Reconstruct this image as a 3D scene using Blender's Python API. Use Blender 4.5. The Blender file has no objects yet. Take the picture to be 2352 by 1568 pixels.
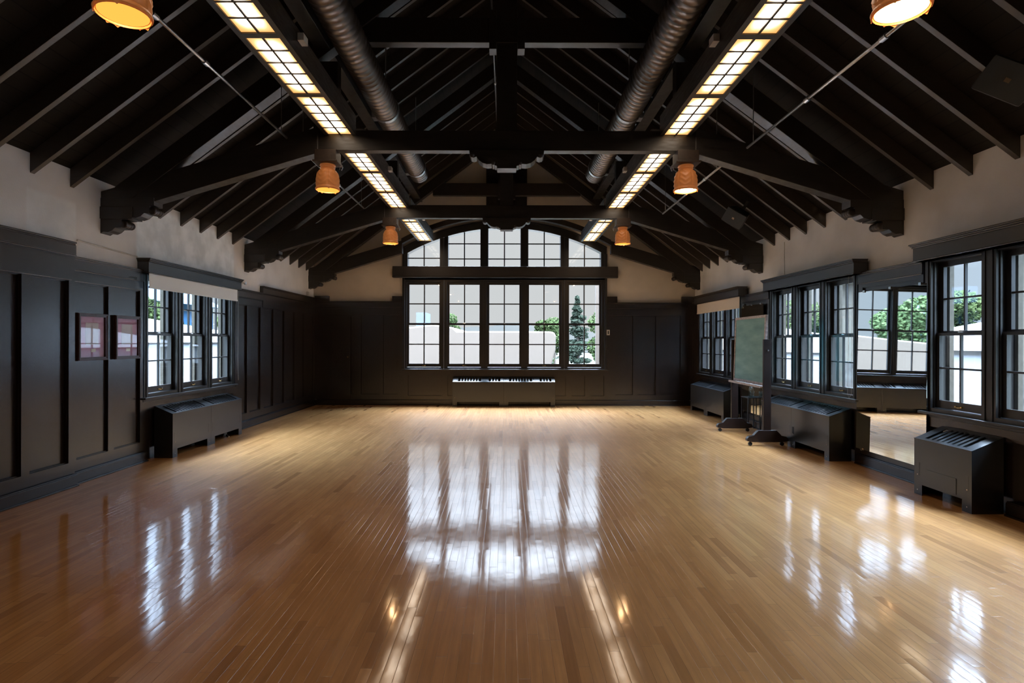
import bpy, math, random
from mathutils import Vector, Matrix
random.seed(7)
C = bpy.context.scene.collection
PI = math.pi
sin, cos = math.sin, math.cos

# ------------------------------------------------------------------ camera, sky, exposure
cam_d = bpy.data.cameras.new('camera')
cam_d.sensor_width = 36.0
cam_d.lens = 1300.0 / 2352.0 * 36.0
cam_d.clip_start = 0.05
cam_d.clip_end = 800
cam = bpy.data.objects.new('camera', cam_d)
C.objects.link(cam)
cam.location = (0, 0, 1.5)
cam_d.shift_x = 13.0 / 2352.0
cam.rotation_euler = (Matrix.Rotation(PI / 2, 4, 'X') @ Matrix.Rotation(math.radians(0.13), 4, 'Z')).to_euler()
bpy.context.scene.camera = cam
vs = bpy.context.scene.view_settings
vs.view_transform = 'Standard'
vs.look = 'None'
vs.gamma = 1.0
vs.use_curve_mapping = False
vs.exposure = 0.68

SKY_LOW, SKY_HIGH = 0.53, 52.0
world = bpy.data.worlds.new('sky')
bpy.context.scene.world = world
world.use_nodes = True
wn = world.node_tree
wn.nodes.clear()
w_out = wn.nodes.new('ShaderNodeOutputWorld')
w_bg = wn.nodes.new('ShaderNodeBackground')
w_geo = wn.nodes.new('ShaderNodeNewGeometry')
w_sep = wn.nodes.new('ShaderNodeSeparateXYZ')
w_abs = wn.nodes.new('ShaderNodeMath'); w_abs.operation = 'ABSOLUTE'
w_rmp = wn.nodes.new('ShaderNodeValToRGB')
w_rmp.color_ramp.elements[0].position = 0.15
w_rmp.color_ramp.elements[0].color = (0.80, 0.80, 0.82, 1)
w_rmp.color_ramp.elements[1].position = 0.85
w_rmp.color_ramp.elements[1].color = (0.60, 0.80, 1.05, 1)
wn.links.new(w_geo.outputs['Incoming'], w_sep.inputs[0])
wn.links.new(w_sep.outputs['X'], w_abs.inputs[0])
wn.links.new(w_abs.outputs[0], w_rmp.inputs[0])
w_el = wn.nodes.new('ShaderNodeValToRGB')      # overcast sky: low near the horizon, bright overhead
w_neg = wn.nodes.new('ShaderNodeMath'); w_neg.operation = 'MULTIPLY'; w_neg.inputs[1].default_value = -1.0
wn.links.new(w_sep.outputs['Z'], w_neg.inputs[0])
wn.links.new(w_neg.outputs[0], w_el.inputs[0])
w_el.color_ramp.elements[0].position = 0.20
w_el.color_ramp.elements[0].color = (SKY_LOW, SKY_LOW, SKY_LOW, 1)
w_el.color_ramp.elements[1].position = 0.70
w_el.color_ramp.elements[1].color = (SKY_HIGH*0.84, SKY_HIGH*0.98, SKY_HIGH*1.18, 1)
for w_p, w_v in ((0.25, 1.9), (0.40, 5.5), (0.50, 25.0)):
    w_e2 = w_el.color_ramp.elements.new(w_p); w_e2.color = (w_v*0.86, w_v*0.98, w_v*1.16, 1)
w_mul = wn.nodes.new('ShaderNodeVectorMath'); w_mul.operation = 'MULTIPLY'
wn.links.new(w_rmp.outputs[0], w_mul.inputs[0])
wn.links.new(w_el.outputs[0], w_mul.inputs[1])
wn.links.new(w_mul.outputs[0], w_bg.inputs['Color'])
w_bg.inputs['Strength'].default_value = 1.0
wn.links.new(w_bg.outputs[0], w_out.inputs[0])
cy = bpy.context.scene.cycles
cy.max_bounces = 10
cy.diffuse_bounces = 5
cy.glossy_bounces = 5
cy.transparent_max_bounces = 16
cy.sample_clamp_indirect = 6.0

LIGHT = 4.4      # strength of the ceiling light troughs

BULB = 2.2       # watts of each carved lamp
# ------------------------------------------------------------------ room numbers
XL, XR, YF, YB = -4.55, 4.45, 13.36, -4.0
BL, BR = 4.50, 4.36            # faces of the panelling, left and right
TR = [2.94, 6.42, 9.90, 13.08] # truss centres
XC = -0.05
EAVE, PITCH = 3.29, 0.75
HALF = 4.50
def roof(x, drop=0.0):
    return EAVE + PITCH * (HALF - abs(x - XC)) - drop

# ------------------------------------------------------------------ material helpers
def newmat(name):
    m = bpy.data.materials.new(name)
    m.use_nodes = True
    nt = m.node_tree
    return m, nt, nt.nodes['Principled BSDF']

def N(nt, t, **kw):
    n = nt.nodes.new(t)
    for k, v in kw.items():
        setattr(n, k, v)
    return n

def mapping(nt, scale, obj=True):
    tc = N(nt, 'ShaderNodeTexCoord')
    mp = N(nt, 'ShaderNodeMapping')
    mp.inputs['Scale'].default_value = scale
    nt.links.new(tc.outputs['Object'], mp.inputs['Vector'])
    return mp

def mat_noise(name, c1, c2, rough, scale=(8, 8, 8), nscale=3.0, bump=0.0, metal=0.0, spec=0.5, rough2=None, coat=0.0, detail=6.0):
    m, nt, b = newmat(name)
    mp = mapping(nt, scale)
    no = N(nt, 'ShaderNodeTexNoise')
    no.inputs['Scale'].default_value = nscale
    no.inputs['Detail'].default_value = detail
    nt.links.new(mp.outputs[0], no.inputs['Vector'])
    r = N(nt, 'ShaderNodeValToRGB')
    r.color_ramp.elements[0].position = 0.3
    r.color_ramp.elements[1].position = 0.7
    r.color_ramp.elements[0].color = (*c1, 1)
    r.color_ramp.elements[1].color = (*c2, 1)
    nt.links.new(no.outputs['Fac'], r.inputs[0])
    nt.links.new(r.outputs[0], b.inputs['Base Color'])
    b.inputs['Roughness'].default_value = rough
    if rough2 is not None:
        mr = N(nt, 'ShaderNodeMapRange')
        mr.inputs['From Min'].default_value = 0.3
        mr.inputs['From Max'].default_value = 0.7
        mr.inputs['To Min'].default_value = rough
        mr.inputs['To Max'].default_value = rough2
        nt.links.new(no.outputs['Fac'], mr.inputs['Value'])
        nt.links.new(mr.outputs[0], b.inputs['Roughness'])
    b.inputs['Metallic'].default_value = metal
    b.inputs['Specular IOR Level'].default_value = spec
    b.inputs['Coat Weight'].default_value = coat
    if bump:
        bp = N(nt, 'ShaderNodeBump')
        bp.inputs['Strength'].default_value = bump
        bp.inputs['Distance'].default_value = 0.004
        nt.links.new(no.outputs['Fac'], bp.inputs['Height'])
        nt.links.new(bp.outputs[0], b.inputs['Normal'])
    return m

def mat_emit(name, col, s):
    m, nt, b = newmat(name)
    nt.nodes.remove(b)
    e = N(nt, 'ShaderNodeEmission')
    e.inputs['Color'].default_value = (*col, 1)
    e.inputs['Strength'].default_value = s
    nt.links.new(e.outputs[0], nt.nodes['Material Output'].inputs[0])
    return m

M = {}
M['beam'] = mat_noise('dark stained timber', (0.012, 0.0085, 0.006), (0.024, 0.017, 0.013), 0.32, (2, 2, 14), 4, 0.12, rough2=0.52, spec=0.7)
M['rafter'] = mat_noise('dark rafter timber', (0.026, 0.018, 0.013), (0.046, 0.034, 0.026), 0.36, (3, 12, 12), 3, 0.15, rough2=0.55, spec=0.7)
M['panel'] = mat_noise('dark varnished panelling', (0.0075, 0.0045, 0.0038), (0.018, 0.011, 0.009), 0.26, (30, 30, 1.3), 2.0, 0.0, spec=1.0, detail=4)
M['frame'] = mat_noise('dark window wood', (0.008, 0.0075, 0.0078), (0.013, 0.012, 0.012), 0.33, (2, 2, 2), 1, 0.0, spec=0.8, detail=1)
M['cover'] = mat_noise('black painted steel', (0.008, 0.010, 0.012), (0.011, 0.013, 0.016), 0.30, (3, 3, 3), 2, 0.0, spec=1.0)
M['black'] = mat_noise('matt black', (0.004, 0.004, 0.004), (0.007, 0.007, 0.007), 0.7)
M['plaster_far'] = mat_noise('tan plaster', (0.50, 0.43, 0.34), (0.58, 0.50, 0.41), 0.85, (1, 1, 1), 2.2, 0.15, spec=0.3)
M['duct'] = mat_noise('spiral duct metal', (0.13, 0.105, 0.09), (0.20, 0.17, 0.15), 0.30, (4, 4, 4), 3, 0.0, metal=0.9, rough2=0.48)
M['steel'] = mat_noise('galvanised pipe', (0.45, 0.45, 0.46), (0.6, 0.6, 0.6), 0.32, (4, 4, 4), 6, metal=1.0)
M['brass'] = mat_noise('brass', (0.7, 0.5, 0.2), (0.85, 0.63, 0.3), 0.25, metal=1.0)
M['chrome'] = mat_noise('bright metal', (0.8, 0.8, 0.8), (0.9, 0.9, 0.9), 0.2, metal=1.0)
M['shade_l'] = mat_noise('grey roller fabric', (0.72, 0.78, 0.82), (0.76, 0.82, 0.86), 0.85, (30, 30, 30), 5, 0.1)
M['shade_r'] = mat_noise('cream roller fabric', (0.55, 0.46, 0.36), (0.60, 0.51, 0.40), 0.85, (30, 30, 30), 5, 0.1)
M['chalk'] = mat_noise('green chalkboard', (0.12, 0.26, 0.24), (0.24, 0.43, 0.40), 0.55, (1.2, 0.8, 3.5), 2.2, 0.0, rough2=0.7)
M['chalk_frame'] = mat_noise('worn pale frame wood', (0.30, 0.24, 0.21), (0.62, 0.55, 0.51), 0.5, (4, 8, 8), 4, 0.2)
M['stand'] = mat_noise('brown stand wood', (0.014, 0.008, 0.006), (0.024, 0.013, 0.010), 0.35, (6, 6, 2), 3, 0.15)
M['rubber'] = mat_noise('black rubber', (0.01, 0.01, 0.01), (0.02, 0.02, 0.02), 0.6)
M['pic_frame'] = mat_noise('reddish picture frame', (0.045, 0.020, 0.018), (0.075, 0.034, 0.030), 0.3, (8, 8, 8), 4, 0.1)
M['mat_pink'] = mat_noise('mauve mount', (0.50, 0.26, 0.44), (0.56, 0.30, 0.49), 0.7)
M['paper'] = mat_noise('pale print paper', (0.55, 0.50, 0.60), (0.66, 0.62, 0.70), 0.7, (3, 3, 3), 3)
M['white'] = mat_noise('white card', (0.75, 0.75, 0.75), (0.8, 0.8, 0.8), 0.6)
M['plastic'] = mat_noise('off white plastic', (0.5, 0.47, 0.42), (0.55, 0.52, 0.46), 0.45)
M['speaker'] = mat_noise('black speaker shell', (0.012, 0.012, 0.013), (0.018, 0.018, 0.02), 0.5)
M['grille'] = mat_noise('speaker grille', (0.03, 0.034, 0.036), (0.05, 0.055, 0.058), 0.55, (150, 150, 150), 5, 0.3)
M['tent_far'] = mat_noise('grey canvas', (0.077, 0.059, 0.046), (0.081, 0.063, 0.050), 0.8, (0.4, 0.4, 0.4), 2, spec=0.05)
M['tent'] = mat_noise('white canvas', (0.14, 0.135, 0.135), (0.16, 0.155, 0.155), 0.8, (0.4, 0.4, 0.4), 2, spec=0.05)
M['beige'] = mat_noise('beige exterior paint', (0.055, 0.050, 0.039), (0.07, 0.062, 0.05), 0.7, spec=0.05)
M['stone'] = mat_noise('grey stone', (0.03, 0.028, 0.026), (0.06, 0.055, 0.05), 0.85, (2, 2, 4), 3, 0.4, spec=0.05)
M['bark'] = mat_noise('bark', (0.05, 0.035, 0.025), (0.09, 0.07, 0.05), 0.9)
M['far_bld'] = mat_noise('hazy building', (0.062, 0.064, 0.066), (0.070, 0.072, 0.074), 0.8, (0.1, 0.1, 0.1), 2, spec=0.05)
M['hill'] = mat_noise('hazy hill', (0.050, 0.046, 0.040), (0.060, 0.054, 0.046), 0.9, (0.02, 0.02, 0.02), 3, spec=0.05)
M['ground'] = mat_noise('outdoor ground', (0.05, 0.055, 0.04), (0.07, 0.07, 0.06), 0.9, (0.2, 0.2, 0.2), 2, spec=0.05)
M['blue_roof'] = mat_noise('blue metal roof', (0.016, 0.045, 0.085), (0.02, 0.055, 0.10), 0.5, (0.3, 0.3, 0.3), 2, spec=0.05)

def leafmat(name, c1, c2):
    m = mat_noise(name, c1, c2, 1.0, (1.5, 1.5, 1.5), 2.5, spec=0.0)
    return m
M['leaf_a'] = leafmat('dark conifer needles', (0.012, 0.016, 0.011), (0.024, 0.029, 0.020))
M['leaf_b'] = leafmat('green leaves', (0.016, 0.023, 0.009), (0.032, 0.042, 0.016))
M['leaf_c'] = leafmat('yellow green leaves', (0.034, 0.050, 0.020), (0.060, 0.080, 0.034))

# glass: clear with a fresnel reflection
def mat_glass(name, tint=(0.97, 0.99, 0.985), ior=1.45):
    m, nt, b = newmat(name)
    nt.nodes.remove(b)
    tr = N(nt, 'ShaderNodeBsdfTransparent'); tr.inputs[0].default_value = (*tint, 1)
    gl = N(nt, 'ShaderNodeBsdfGlossy'); gl.inputs['Roughness'].default_value = 0.02
    gl.inputs['Color'].default_value = (0.95, 0.97, 1, 1)
    f0 = ((ior-1)/(ior+1))**2
    ge = N(nt, 'ShaderNodeNewGeometry')
    dt = N(nt, 'ShaderNodeVectorMath', operation='DOT_PRODUCT')
    nt.links.new(ge.outputs['Normal'], dt.inputs[0]); nt.links.new(ge.outputs['Incoming'], dt.inputs[1])
    ab = N(nt, 'ShaderNodeMath', operation='ABSOLUTE'); nt.links.new(dt.outputs['Value'], ab.inputs[0])
    on = N(nt, 'ShaderNodeMath', operation='SUBTRACT'); on.inputs[0].default_value = 1.0; nt.links.new(ab.outputs[0], on.inputs[1])
    pw = N(nt, 'ShaderNodeMath', operation='POWER'); pw.inputs[1].default_value = 5.0; nt.links.new(on.outputs[0], pw.inputs[0])
    fr = N(nt, 'ShaderNodeMath', operation='MULTIPLY_ADD'); fr.inputs[1].default_value = 1-f0; fr.inputs[2].default_value = f0
    nt.links.new(pw.outputs[0], fr.inputs[0])
    mx = N(nt, 'ShaderNodeMixShader')
    nt.links.new(fr.outputs[0], mx.inputs[0])
    nt.links.new(tr.outputs[0], mx.inputs[1])
    nt.links.new(gl.outputs[0], mx.inputs[2])
    nt.links.new(mx.outputs[0], nt.nodes['Material Output'].inputs[0])
    return m
M['glass'] = mat_glass('window glass', ior=1.28)

# mirror
m, nt, b = newmat('mirror silver')
b.inputs['Base Color'].default_value = (0.80, 0.85, 0.86, 1)
b.inputs['Metallic'].default_value = 1.0
b.inputs['Roughness'].default_value = 0.015
M['mirror'] = m

# plaster with lighter mottled patches on the left wall
def mat_plaster():
    m, nt, b = newmat('rough tan plaster')
    tc = N(nt, 'ShaderNodeTexCoord')
    sp = N(nt, 'ShaderNodeSeparateXYZ')
    nt.links.new(tc.outputs['Object'], sp.inputs[0])
    no = N(nt, 'ShaderNodeTexNoise'); no.inputs['Scale'].default_value = 1.6; no.inputs['Detail'].default_value = 8
    nt.links.new(tc.outputs['Object'], no.inputs['Vector'])
    fine = N(nt, 'ShaderNodeTexNoise'); fine.inputs['Scale'].default_value = 60; fine.inputs['Detail'].default_value = 3
    nt.links.new(tc.outputs['Object'], fine.inputs['Vector'])
    base = N(nt, 'ShaderNodeValToRGB')
    base.color_ramp.elements[0].position = 0.3; base.color_ramp.elements[1].position = 0.72
    base.color_ramp.elements[0].color = (0.60, 0.57, 0.53, 1); base.color_ramp.elements[1].color = (0.77, 0.745, 0.71, 1)
    nt.links.new(no.outputs['Fac'], base.inputs[0])
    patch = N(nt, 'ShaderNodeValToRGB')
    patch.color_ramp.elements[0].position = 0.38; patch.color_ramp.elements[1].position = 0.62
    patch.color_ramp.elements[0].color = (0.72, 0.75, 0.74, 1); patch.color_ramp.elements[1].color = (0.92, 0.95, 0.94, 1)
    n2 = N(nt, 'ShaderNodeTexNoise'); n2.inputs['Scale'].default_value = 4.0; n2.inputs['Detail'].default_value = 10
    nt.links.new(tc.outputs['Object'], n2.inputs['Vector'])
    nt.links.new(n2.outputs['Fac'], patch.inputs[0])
    def band(axis, lo, hi, soft):
        a = N(nt, 'ShaderNodeMapRange', interpolation_type='SMOOTHSTEP')
        a.inputs['From Min'].default_value = lo - soft; a.inputs['From Max'].default_value = lo + soft
        nt.links.new(sp.outputs[axis], a.inputs['Value'])
        c = N(nt, 'ShaderNodeMapRange', interpolation_type='SMOOTHSTEP')
        c.inputs['From Min'].default_value = hi - soft; c.inputs['From Max'].default_value = hi + soft
        c.inputs['To Min'].default_value = 1; c.inputs['To Max'].default_value = 0
        nt.links.new(sp.outputs[axis], c.inputs['Value'])
        mu = N(nt, 'ShaderNodeMath', operation='MULTIPLY')
        nt.links.new(a.outputs[0], mu.inputs[0]); nt.links.new(c.outputs[0], mu.inputs[1])
        return mu
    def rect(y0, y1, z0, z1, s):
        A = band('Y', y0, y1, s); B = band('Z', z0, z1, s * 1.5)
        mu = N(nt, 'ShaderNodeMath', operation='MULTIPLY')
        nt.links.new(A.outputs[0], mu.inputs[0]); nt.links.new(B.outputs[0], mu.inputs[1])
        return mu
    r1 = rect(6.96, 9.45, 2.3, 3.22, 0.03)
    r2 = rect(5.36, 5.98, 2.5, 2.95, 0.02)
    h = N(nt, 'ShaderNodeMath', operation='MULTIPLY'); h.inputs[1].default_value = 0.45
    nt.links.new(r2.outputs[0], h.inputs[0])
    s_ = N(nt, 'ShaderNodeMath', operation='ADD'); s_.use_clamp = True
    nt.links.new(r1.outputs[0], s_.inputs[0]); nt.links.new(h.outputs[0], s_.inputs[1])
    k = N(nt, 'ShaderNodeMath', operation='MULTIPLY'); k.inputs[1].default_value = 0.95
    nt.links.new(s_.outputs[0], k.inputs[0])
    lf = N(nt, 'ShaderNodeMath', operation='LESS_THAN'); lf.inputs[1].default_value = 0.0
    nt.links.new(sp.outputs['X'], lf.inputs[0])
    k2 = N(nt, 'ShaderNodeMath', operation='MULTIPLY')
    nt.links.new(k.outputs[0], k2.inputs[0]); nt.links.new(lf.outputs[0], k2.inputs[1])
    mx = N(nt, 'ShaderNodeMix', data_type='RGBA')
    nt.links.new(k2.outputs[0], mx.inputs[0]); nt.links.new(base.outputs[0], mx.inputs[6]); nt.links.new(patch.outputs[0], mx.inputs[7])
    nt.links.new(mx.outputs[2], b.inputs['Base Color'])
    b.inputs['Roughness'].default_value = 0.8
    bp = N(nt, 'ShaderNodeBump'); bp.inputs['Strength'].default_value = 0.35; bp.inputs['Distance'].default_value = 0.004
    nt.links.new(fine.outputs['Fac'], bp.inputs['Height']); nt.links.new(bp.outputs[0], b.inputs['Normal'])
    return m
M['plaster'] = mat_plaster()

# floor: narrow maple strips running away from the camera
def mat_floor():
    m, nt, b = newmat('varnished maple strips')
    L = nt.links.new
    def ma(op, a=None, bb=None, c=None):
        n = N(nt, 'ShaderNodeMath', operation=op)
        for i, v in enumerate((a, bb, c)):
            if v is None: continue
            if isinstance(v, (int, float)): n.inputs[i].default_value = v
            else: L(v, n.inputs[i])
        return n.outputs[0]
    tc = N(nt, 'ShaderNodeTexCoord'); sp = N(nt, 'ShaderNodeSeparateXYZ'); L(tc.outputs['Object'], sp.inputs[0])
    X, Y = sp.outputs['X'], sp.outputs['Y']
    W = 0.0555
    xs = ma('DIVIDE', X, W); col = ma('FLOOR', xs); fx = ma('FRACT', xs)
    wn1 = N(nt, 'ShaderNodeTexWhiteNoise', noise_dimensions='1D'); L(col, wn1.inputs['W'])
    yo = ma('DIVIDE', ma('ADD', Y, ma('MULTIPLY', wn1.outputs['Value'], 7.3)), 0.72)
    row = ma('FLOOR', yo); fy = ma('FRACT', yo)
    cb = N(nt, 'ShaderNodeCombineXYZ'); L(col, cb.inputs[0]); L(row, cb.inputs[1])
    wn2 = N(nt, 'ShaderNodeTexWhiteNoise', noise_dimensions='3D'); L(cb.outputs[0], wn2.inputs['Vector'])
    r = wn2.outputs['Value']
    rs = N(nt, 'ShaderNodeSeparateXYZ'); L(wn2.outputs['Color'], rs.inputs[0])
    ramp = N(nt, 'ShaderNodeValToRGB')
    e = ramp.color_ramp.elements
    e[0].position = 0.0; e[0].color = (0.56, 0.247, 0.077, 1)
    e[1].position = 1.0; e[1].color = (0.84, 0.418, 0.150, 1)
    q = ramp.color_ramp.elements.new(0.08); q.color = (0.70, 0.325, 0.107, 1)
    q = ramp.color_ramp.elements.new(0.7); q.color = (0.78, 0.373, 0.127, 1)
    L(r, ramp.inputs[0])
    mp = N(nt, 'ShaderNodeMapping'); mp.inputs['Scale'].default_value = (30, 1.6, 1); L(tc.outputs['Object'], mp.inputs[0])
    grain = N(nt, 'ShaderNodeTexNoise'); grain.inputs['Scale'].default_value = 1.6; grain.inputs['Detail'].default_value = 7; L(mp.outputs[0], grain.inputs['Vector'])
    big = N(nt, 'ShaderNodeTexNoise'); big.inputs['Scale'].default_value = 2.2; big.inputs['Detail'].default_value = 5; L(tc.outputs['Object'], big.inputs['Vector'])
    g1 = ma('MULTIPLY_ADD', grain.outputs['Fac'], 0.5, 0.75)
    g2 = ma('MULTIPLY_ADD', big.outputs['Fac'], 0.3, 0.85)
    gg = ma('MULTIPLY', g1, g2)
    # seams
    ex = ma('MINIMUM', fx, ma('SUBTRACT', 1.0, fx))
    ey = ma('MULTIPLY', ma('MINIMUM', fy, ma('SUBTRACT', 1.0, fy)), 0.72 / W)
    ed = ma('MINIMUM', ex, ey)
    seam = N(nt, 'ShaderNodeMapRange', interpolation_type='SMOOTHSTEP')
    seam.inputs['From Min'].default_value = 0.006; seam.inputs['From Max'].default_value = 0.030
    L(ed, seam.inputs['Value'])
    sc = ma('MULTIPLY_ADD', seam.outputs[0], 0.42, 0.58)
    tot = ma('MULTIPLY', gg, sc)
    vm = N(nt, 'ShaderNodeVectorMath', operation='SCALE'); L(ramp.outputs[0], vm.inputs[0]); L(tot, vm.inputs['Scale'])
    L(vm.outputs[0], b.inputs['Base Color'])
    # per board tilt and cupping
    tx = ma('MULTIPLY_ADD', rs.outputs[0], 0.014, -0.007)
    cup = ma('MULTIPLY', ma('SUBTRACT', fx, 0.5), 0.012)
    ty = ma('MULTIPLY_ADD', rs.outputs[1], 0.004, -0.002)
    cv = N(nt, 'ShaderNodeCombineXYZ'); L(ma('ADD', tx, cup), cv.inputs[0]); L(ty, cv.inputs[1]); cv.inputs[2].default_value = 1.0
    nv = N(nt, 'ShaderNodeVectorMath', operation='NORMALIZE'); L(cv.outputs[0], nv.inputs[0])
    wav = N(nt, 'ShaderNodeTexNoise'); wav.inputs['Scale'].default_value = 1.0; wav.inputs['Detail'].default_value = 3
    mp2 = N(nt, 'ShaderNodeMapping'); mp2.inputs['Scale'].default_value = (9, 5, 1); L(tc.outputs['Object'], mp2.inputs[0]); L(mp2.outputs[0], wav.inputs['Vector'])
    b1 = N(nt, 'ShaderNodeBump'); b1.inputs['Strength'].default_value = 0.5; b1.inputs['Distance'].default_value = 0.0011
    L(wav.outputs['Fac'], b1.inputs['Height']); L(nv.outputs[0], b1.inputs['Normal'])
    b2 = N(nt, 'ShaderNodeBump'); b2.inputs['Strength'].default_value = 0.35; b2.inputs['Distance'].default_value = 0.0008
    L(seam.outputs[0], b2.inputs['Height']); L(b1.outputs[0], b2.inputs['Normal'])
    L(b2.outputs[0], b.inputs['Normal']); L(b2.outputs[0], b.inputs['Coat Normal'])
    sc2 = N(nt, 'ShaderNodeTexNoise'); sc2.inputs['Scale'].default_value = 9; sc2.inputs['Detail'].default_value = 8; L(tc.outputs['Object'], sc2.inputs['Vector'])
    rr = ma('MULTIPLY_ADD', sc2.outputs['Fac'], 0.10, 0.045)
    L(rr, b.inputs['Coat Roughness'])
    b.inputs['Roughness'].default_value = 0.55
    b.inputs['Specular IOR Level'].default_value = 0.12
    b.inputs['Coat Weight'].default_value = 1.0
    b.inputs['Coat IOR'].default_value = 2.0
    return m
M['floor'] = mat_floor()

# roof boards, joints every 0.14 m up the slope
def mat_deck():
    m, nt, b = newmat('dark roof boards')
    L = nt.links.new
    tc = N(nt, 'ShaderNodeTexCoord'); sp = N(nt, 'ShaderNodeSeparateXYZ'); L(tc.outputs['Object'], sp.inputs[0])
    d = N(nt, 'ShaderNodeMath', operation='DIVIDE'); L(sp.outputs['X'], d.inputs[0]); d.inputs[1].default_value = 0.125
    f = N(nt, 'ShaderNodeMath', operation='FRACT'); L(d.outputs[0], f.inputs[0])
    fl = N(nt, 'ShaderNodeMath', operation='FLOOR'); L(d.outputs[0], fl.inputs[0])
    w = N(nt, 'ShaderNodeTexWhiteNoise', noise_dimensions='1D'); L(fl.outputs[0], w.inputs['W'])
    g = N(nt, 'ShaderNodeMath', operation='LESS_THAN'); L(f.outputs[0], g.inputs[0]); g.inputs[1].default_value = 0.06
    mx = N(nt, 'ShaderNodeMix', data_type='RGBA')
    r = N(nt, 'ShaderNodeValToRGB'); r.color_ramp.elements[0].color = (0.008, 0.0055, 0.004, 1); r.color_ramp.elements[1].color = (0.014, 0.010, 0.008, 1)
    L(w.outputs['Value'], r.inputs[0])
    L(g.outputs[0], mx.inputs[0]); L(r.outputs[0], mx.inputs[6]); mx.inputs[7].default_value = (0.003, 0.002, 0.002, 1)
    L(mx.outputs[2], b.inputs['Base Color'])
    b.inputs['Roughness'].default_value = 0.8
    b.inputs['Specular IOR Level'].default_value = 0.2
    return m
M['deck'] = mat_deck()

# lit diffuser: white in the middle of a section, amber at its edges (UV 0..1 over each section)
def mat_diffuser():
    m, nt, b = newmat('lit diffuser')
    nt.nodes.remove(b)
    L = nt.links.new
    uv = N(nt, 'ShaderNodeUVMap'); sp = N(nt, 'ShaderNodeSeparateXYZ'); L(uv.outputs[0], sp.inputs[0])
    def edge(o, k):
        a = N(nt, 'ShaderNodeMath', operation='SUBTRACT'); a.inputs[0].default_value = 1.0; L(o, a.inputs[1])
        mi = N(nt, 'ShaderNodeMath', operation='MINIMUM'); L(o, mi.inputs[0]); L(a.outputs[0], mi.inputs[1])
        q = N(nt, 'ShaderNodeMath', operation='MULTIPLY'); L(mi.outputs[0], q.inputs[0]); q.inputs[1].default_value = k; q.use_clamp = True
        return q
    a = edge(sp.outputs['X'], 3.6); c = edge(sp.outputs['Y'], 7.0)
    mu = N(nt, 'ShaderNodeMath', operation='MULTIPLY'); L(a.outputs[0], mu.inputs[0]); L(c.outputs[0], mu.inputs[1])
    r = N(nt, 'ShaderNodeValToRGB')
    e = r.color_ramp.elements
    e[0].position = 0.0; e[0].color = (0.16, 0.075, 0.022, 1)
    e[1].position = 1.0; e[1].color = (1.0, 0.82, 0.64, 1)
    q = e.new(0.25); q.color = (0.22, 0.125, 0.052, 1)
    q = e.new(0.55); q.color = (0.42, 0.285, 0.165, 1)
    L(mu.outputs[0], r.inputs[0])
    em = N(nt, 'ShaderNodeEmission'); em.inputs['Strength'].default_value = LIGHT
    L(r.outputs[0], em.inputs['Color']); L(em.outputs[0], nt.nodes['Material Output'].inputs[0])
    return m
M['diffuser'] = mat_diffuser()

# carved amber lamp shade, lit from inside
def mat_lamp():
    m = mat_noise('carved amber shade', (0.50, 0.165, 0.045), (0.60, 0.21, 0.06), 0.42, (4, 4, 4), 2, 0.0)
    b = m.node_tree.nodes['Principled BSDF']
    b.inputs['Emission Color'].default_value = (1.0, 0.34, 0.09, 1)
    b.inputs['Emission Strength'].default_value = 0.07
    return m
M['lamp'] = mat_lamp()
M['lamp_block'] = mat_noise('brown lamp mount', (0.024, 0.013, 0.008), (0.040, 0.022, 0.013), 0.5, (10, 10, 10), 3, 0.1)
M['glow_amber'] = mat_emit('amber lamp light', (1.0, 0.40, 0.06), 0.95)
M['glow_warm'] = mat_emit('warm lamp light', (1.0, 0.66, 0.32), 3.4)

# ------------------------------------------------------------------ mesh builder
def ident(u, n, z): return (u, n, z)
def left_map(u, n, z): return (-BL - n, u, z)
def right_map(u, n, z): return (BR + n, u, z)
def far_map(u, n, z): return (u, YF + n, z)

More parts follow.
